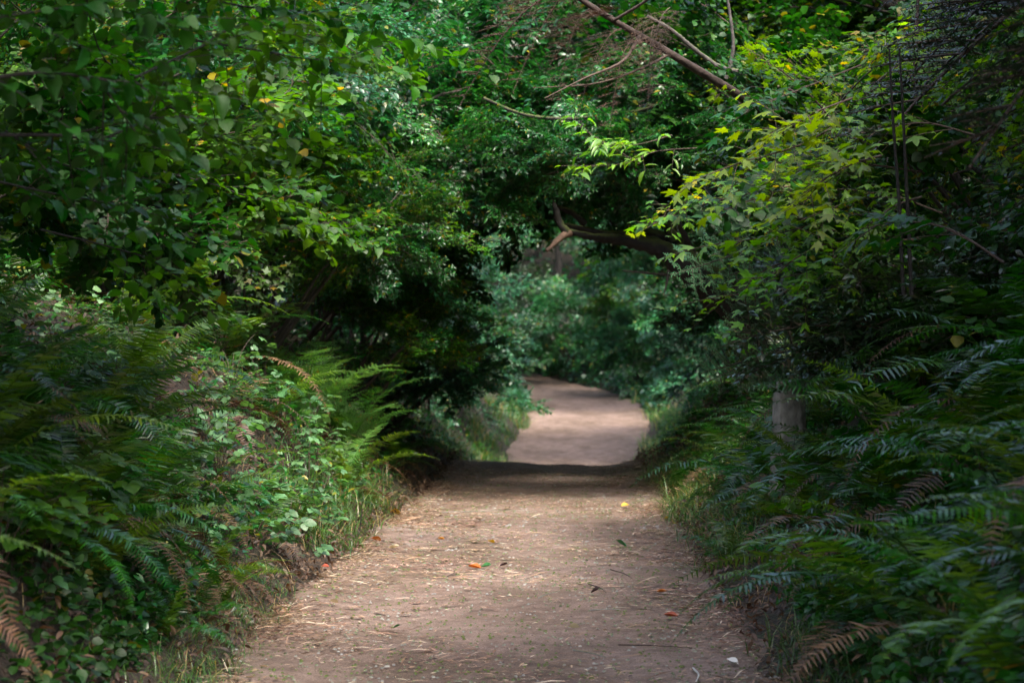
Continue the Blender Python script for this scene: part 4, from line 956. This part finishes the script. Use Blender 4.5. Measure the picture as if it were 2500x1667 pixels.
def undergrowth(name, n, X, Y, hmax, tm, m, s0, s1, label, seed):
    r2 = np.random.default_rng(seed); g = G(); n = len(X)
    lump = .5 + .5 * np.sin(X * 2.3 + Y * 1.1) * np.sin(Y * 1.7 - X * .6)
    Z = gz(X, Y) + hmax * r2.random(n) * (.25 + .75 * lump)
    f = np.stack([r2.normal(0, 1, n), r2.normal(0, 1, n) - .3, r2.normal(-.2, .35, n)], 1)
    u = np.stack([r2.normal(0, .45, n), r2.normal(0, .45, n), np.ones(n)], 1)
    batch(g, tm, np.stack([X, Y, Z], 1), f, u, r2.uniform(s0, s1, n), 0)
    tag(link(name, g.mesh(name, [M[m]])), label, 'ground cover', kind='stuff')
for side, nm in ((-1, 'left'), (1, 'right')):
    r3 = np.random.default_rng(50 + side)
    n = 20000; Y = 10 + 42 * r3.random(n) ** 1.2; off = .22 + 6 * r3.random(n) ** 1.4 
    X = pc(Y) + side * (pw(Y) + off)
    undergrowth('undergrowth', n, X, Y, .42, T_small, 'gloss', .035, .075, 'low leafy ground cover on the %s bank' % nm, 60 + side)
    n = 4500; Y = 9 + 20 * r3.random(n); off = .4 + 3.5 * r3.random(n) ** 1.3; X = pc(Y) + side * (pw(Y) + off)
    undergrowth('undergrowth', n, X, Y, .30, T_round, 'herb' if side < 0 else 'hazeldark', .04, .08, 'broader low leaves between the ferns of the %s bank' % nm, 70 + side)
    n = 16000; Y = 6.5 + 24 * r3.random(n); off = -.05 + 2.8 * r3.random(n) ** 1.4; X = pc(Y) + side * (pw(Y) + off)
    undergrowth('dead_bracken', n, X, Y, .22, T_lance, 'ferndead', .025, .06, 'brown dead fern bits caught in the %s bank' % nm, 80 + side)
for side, nm in ((-1, 'left'), (1, 'right')):
    r3 = np.random.default_rng(150 + side); n = 11000; Y = 5.2 + 6.5 * r3.random(n); off = .22 + 2.4 * r3.random(n) ** 1.2; X = pc(Y) + side * (pw(Y) + off)
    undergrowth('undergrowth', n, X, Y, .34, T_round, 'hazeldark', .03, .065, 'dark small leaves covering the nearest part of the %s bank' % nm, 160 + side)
r3 = np.random.default_rng(89); n = 26000; Y = r3.uniform(46, 64, n); X = pc(Y) + np.where(r3.random(n) < .4, -1, 1) * (pw(Y) + .05 + 5.5 * r3.random(n) ** 1.3)
undergrowth('undergrowth', n, X, Y, .6, T_small, 'cool', .07, .15, 'blurred low growth round the bend of the far path', 93)
r3 = np.random.default_rng(90)
n = 30000; X = r3.uniform(-26, 26, n); Y = 58 + 40 * r3.random(n); k_ = np.abs(X - pc(Y)) > 1.6; X = X[k_]; Y = Y[k_]
undergrowth('undergrowth', n, X, Y, 1.2, T_small, 'cool', .15, .32, 'blurred low growth on the slope at the back', 91)
n = 30000; Y = r3.uniform(12, 60, n); X = pc(Y) + np.where(r3.random(n) < .5, -1, 1) * (pw(Y) + r3.uniform(4.5, 14, n))
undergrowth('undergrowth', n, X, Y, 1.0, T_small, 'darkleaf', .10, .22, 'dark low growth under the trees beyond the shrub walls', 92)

def litter(name, n, seed, label, ymin, ymax, m, s0, s1, edge=.5, thin=.12, lift=.004, banks=0.0):
    r2 = np.random.default_rng(seed); g = G()
    Y = ymin + (ymax - ymin) * r2.random(n) ** 1.3
    T = np.where(r2.random(n) < edge, np.sign(r2.normal(size=n)) * (1 - np.abs(r2.normal(0, .16, n))), r2.uniform(-1, 1, n))
    if banks: T = np.sign(r2.normal(size=n)) * (1 + np.abs(r2.normal(0, banks, n)))
    dn = np.sin(T * 3 + Y * 1.9) + np.sin(Y * 3.1 + T * 5) * .7
    keep = r2.random(n) < np.clip(.45 + .35 * dn, .06, 1); Y = Y[keep]; T = T[keep]; n = len(Y)
    X = pc(Y) + T * pw(Y); Z = gz(X, Y) + np.where(np.abs(T) < 1, .012, .006) + .02 * smooth((np.abs(T) - .6) / .25) * (np.abs(T) < 1) + lift
    a = r2.uniform(0, math.pi * 2, n); a = np.where(r2.random(n) < .5, r2.normal(0, .5, n), a)
    f = np.stack([np.cos(a), np.sin(a), r2.normal(0, .12, n)], 1); u = np.stack([r2.normal(0, .25, n), r2.normal(0, .25, n), np.ones(n)], 1)
    tm = (np.array([(-thin * .4, 0, 0), (thin * .4, 0, 0), (-thin, .5, .05), (thin, .5, .04), (0, 1, 0)]), [np.array([(0, 1, 3, 2)]), np.array([(2, 3, 4)])])
    batch(g, tm, np.stack([X, Y, Z], 1), f, u, r2.uniform(s0, s1, n) * r2.uniform(.6, 1.2, n), 0)
    o = link(name, g.mesh(name, [M[m]])); tag(o, label, 'litter', kind='stuff')
litter('leaf_litter', 70000, 1, 'tan bits of dry leaf and needle strewn over the path', 8, 28, 'litter', .014, .045, .45, .10)
litter('twig_litter', 6500, 2, 'fine broken twigs lying across the path', 8, 27, 'litter', .06, .17, .4, .018)
litter('leaf_litter', 12000, 3, 'brown dead leaves and fern bits along both path edges', 8, 30, 'ferndead', .02, .06, 1, .2, .006, .22)
litter('leaf_litter', 16000, 13, 'reddish brown debris banked along the inner edges of the path', 8, 30, 'ferndead', .02, .055, 1.0, .14, .008)
litter('dark_litter', 3500, 4, 'dark crumbs of soil and bark on the path', 8, 27, 'brownleaf', .006, .022, .4, .3)
def pebbles(n, seed):
    r2 = np.random.default_rng(seed); g = G(); Y = 8 + 18 * r2.random(n) ** 1.4; T = r2.uniform(-1, 1, n); X = pc(Y) + T * pw(Y); Z = gz(X, Y) + .012 + .02 * smooth((np.abs(T) - .6) / .25)
    tm = (np.array([(-.5, -.4, 0), (.5, -.3, 0), (.4, .5, 0), (-.4, .4, 0), (-.2, -.15, .42), (.25, -.1, .38), (.1, .25, .4)]), [np.array([(0, 1, 5, 4), (1, 2, 6, 5)]), np.array([(2, 3, 6), (3, 4, 6), (3, 0, 4), (4, 5, 6)])])
    f = np.stack([r2.normal(size=n), r2.normal(size=n), r2.normal(0, .1, n)], 1)
    batch(g, tm, np.stack([X, Y, Z], 1), f, np.tile([0, 0, 1.0], (n, 1)), r2.uniform(.006, .02, n), 0)
    tag(link('pebbles', g.mesh('pebbles', [M['stump']])), 'small grey pebbles and grit on the path', 'gravel', kind='stuff')
pebbles(9000, 77)
# cedar sprays dropped on the path
g = G(); r2 = random.Random(3)
pos = []; fw = []; up = []; sz = []
tmc = []
for i in range(340):
    Y = r2.uniform(11, 26) if i < 190 else r2.uniform(14.5, 19); T = r2.choice([-.75, -.55, -.35, .75, .85]) + r2.gauss(0, .16); x = float(pc(Y)) + T * float(pw(Y)); a = r2.gauss(0, .45) + (3.14 if r2.random() < .5 else 0)
    L_ = r2.uniform(.10, .26); z = gzf(x, Y) + .022
    for k in range(14):
        t = k / 14; q = (x + math.cos(a) * L_ * t, Y + math.sin(a) * L_ * t, z)
        for sd in (-1, 1):
            pos.append(q); fw.append((math.cos(a + sd * .7), math.sin(a + sd * .7), r2.gauss(.1, .15))); up.append((0, 0, 1)); sz.append(.04 * (1.1 - t))
batch(g, (np.array([(-.16, 0, 0), (.16, 0, 0), (0, 1, 0)]), [np.array([(0, 1, 2)])]), pos, fw, up, sz, 0)
tag(link('cedar_litter', g.mesh('cedar_litter', [M['litter']])), 'dry cedar sprays fallen in bands across the path', 'litter', kind='stuff')

# single leaves and sticks on the path --------------------------------------------
def on_path(sx, sy):
    Y = CAMZ * FPX / (sy - 796)
    for _ in range(6):
        x = (sx - 1250) / FPX * Y; z = gzf(x, Y) + .02; Y = (CAMZ - z) * FPX / (sy - 796)
    return Vector(((sx - 1250) / FPX * Y, Y, z + .006))
r2 = random.Random(8)
LV = [(980, 1258, 'yellow', 'bright yellow fallen leaf farthest away at the left path edge', .10), (930, 1322, 'orange', 'orange fallen leaf near the end of the tan stick', .08), (950, 1340, 'paleleaf', 'pinkish fallen leaf just below the orange one by the tan stick', .08),
      (1207, 1327, 'yellow', 'small pale yellow fallen leaf in the middle of the path', .06), (1143, 1384, 'orange', 'curled yellow and orange fallen leaf left of the green one', .09), (1175, 1386, 'greenleaf', 'green fallen leaf beside the curled orange one', .07),
      (1443, 1450, 'brownleaf', 'dark brown fallen leaf near the crooked stick', .06), (1655, 1508, 'red', 'orange-red fallen leaf on the right of the path', .075), (1628, 1446, 'orange', 'light orange fallen leaf at the right edge above the red one', .06),
      (1516, 1237, 'yellow', 'yellow fallen leaf right of centre, farthest away on the right', .07), (1620, 1268, 'yellow', 'yellow fallen leaf on the dark soil at the right edge, the left of two', .06), (1643, 1280, 'yellow', 'yellow fallen leaf on the dark soil at the right edge, the right of two', .05),
      (1530, 1336, 'greenleaf', 'dark green fallen leaf with a pink bit beside it', .09), (1220, 1384, 'brownleaf', 'dark curled leaf or cone bit right of the green fallen leaf', .06), (1085, 1318, 'orange', 'small orange leaf scrap in the cedar litter', .05),
      (1803, 1626, 'white', 'white chip lying at the bottom right of the path', .06), (785, 1385, 'red', 'small dark red leaf at the left path edge', .06), (960, 1536, 'greenleaf', 'small green bud lying alone on the bare path', .04),
      (825, 1475, 'paleleaf', 'pale pink leaf scrap at the left of the bare path', .06), (1415, 1535, 'paleleaf', 'pale leaf scrap in the lower middle of the path', .06), (1680, 1118, 'orange', 'ochre leaf under the right bushes', .05)]
curl = leaf_strip([0, .2, .45, .7, .88, 1], [.05, .3, .38, .28, .12, .01], .75, -.25)
for sx, sy, c, lab, s in LV:
    g = G(); g.v.append(curl[0]); g.n = len(curl[0]); g.f = [(curl[1][0], 0)]
    o = link('fallen_leaf', g.mesh('fallen_leaf', [M[c]]), None, on_path(sx, sy) + Vector((0, 0, .004)), (r2.gauss(0, .2), r2.gauss(0, .25), r2.choice([1.57, -1.57]) + r2.gauss(0, .4)), s)
    tag(o, lab, 'leaf', 'fallen leaves on the path')
ST = [((805, 1316), (908, 1330), .008, 'stick', 'tan stick lying at the left edge of the path'), ((1437, 1428), (1480, 1450), .004, 'barkbrown', 'short crooked brown stick right of the middle of the path'),
      ((1490, 1392), (1545, 1416), .004, 'barkbrown', 'dark stick in the litter at the right of the path'), ((1400, 1590), (1480, 1608), .005, 'stump', 'pale straw stick in the lower middle of the path'),
      ((1315, 1462), (1368, 1445), .004, 'stump', 'light twig pair left of the brown leaf'), ((1440, 1492), (1515, 1490), .004, 'stump', 'straight pale twig right of the middle of the path'),
      ((1620, 1360), (1680, 1372), .006, 'stump', 'grey stick in the litter at the right edge'), ((1110, 1395), (1090, 1410), .003, 'barkbrown', 'tiny upright twig in the left litter'),
      ((1510, 1577), (1690, 1585), .004, 'barkbrown', 'long thin dark twig at the lower right of the path'), ((1692, 1635), (1700, 1667), .005, 'white', 'white twig at the bottom edge of the photo'),
      ((1080, 1252), (1290, 1247), .004, 'stump', 'long pale twig across the middle distance of the path'), ((1570, 1250), (1660, 1235), .004, 'stick', 'reddish twig at the right edge in the shade')]
for a, b, rr, m_, lab in ST:
    A = on_path(*a); B = on_path(*b); g = G(); d = B - A; L_ = d.length
    mid = d * .5 + Vector((-d.y, d.x, 0)).normalized() * L_ * .04 + Vector((0, 0, .004))
    tube(g, spline([(0, 0, .003), tuple(mid), tuple(d + Vector((0, 0, .003)))], 8), np.linspace(rr, rr * .5, 8), 5, 0, .08)
    tag(link('stick', g.mesh('stick', [M[m_]], True), None, A), lab, 'stick')
A = on_path(872, 1322); B = P(884, 1240, A.y)
g = G(); tube(g, spline([(0, 0, -.02), tuple((B - A) * .5 + Vector((.005, 0, 0))), tuple(B - A)], 6), np.linspace(.006, .004, 6), 5)
tag(link('stick', g.mesh('stick', [M['blackstick']], True), None, A), 'thin black stick standing upright at the left verge', 'stick')
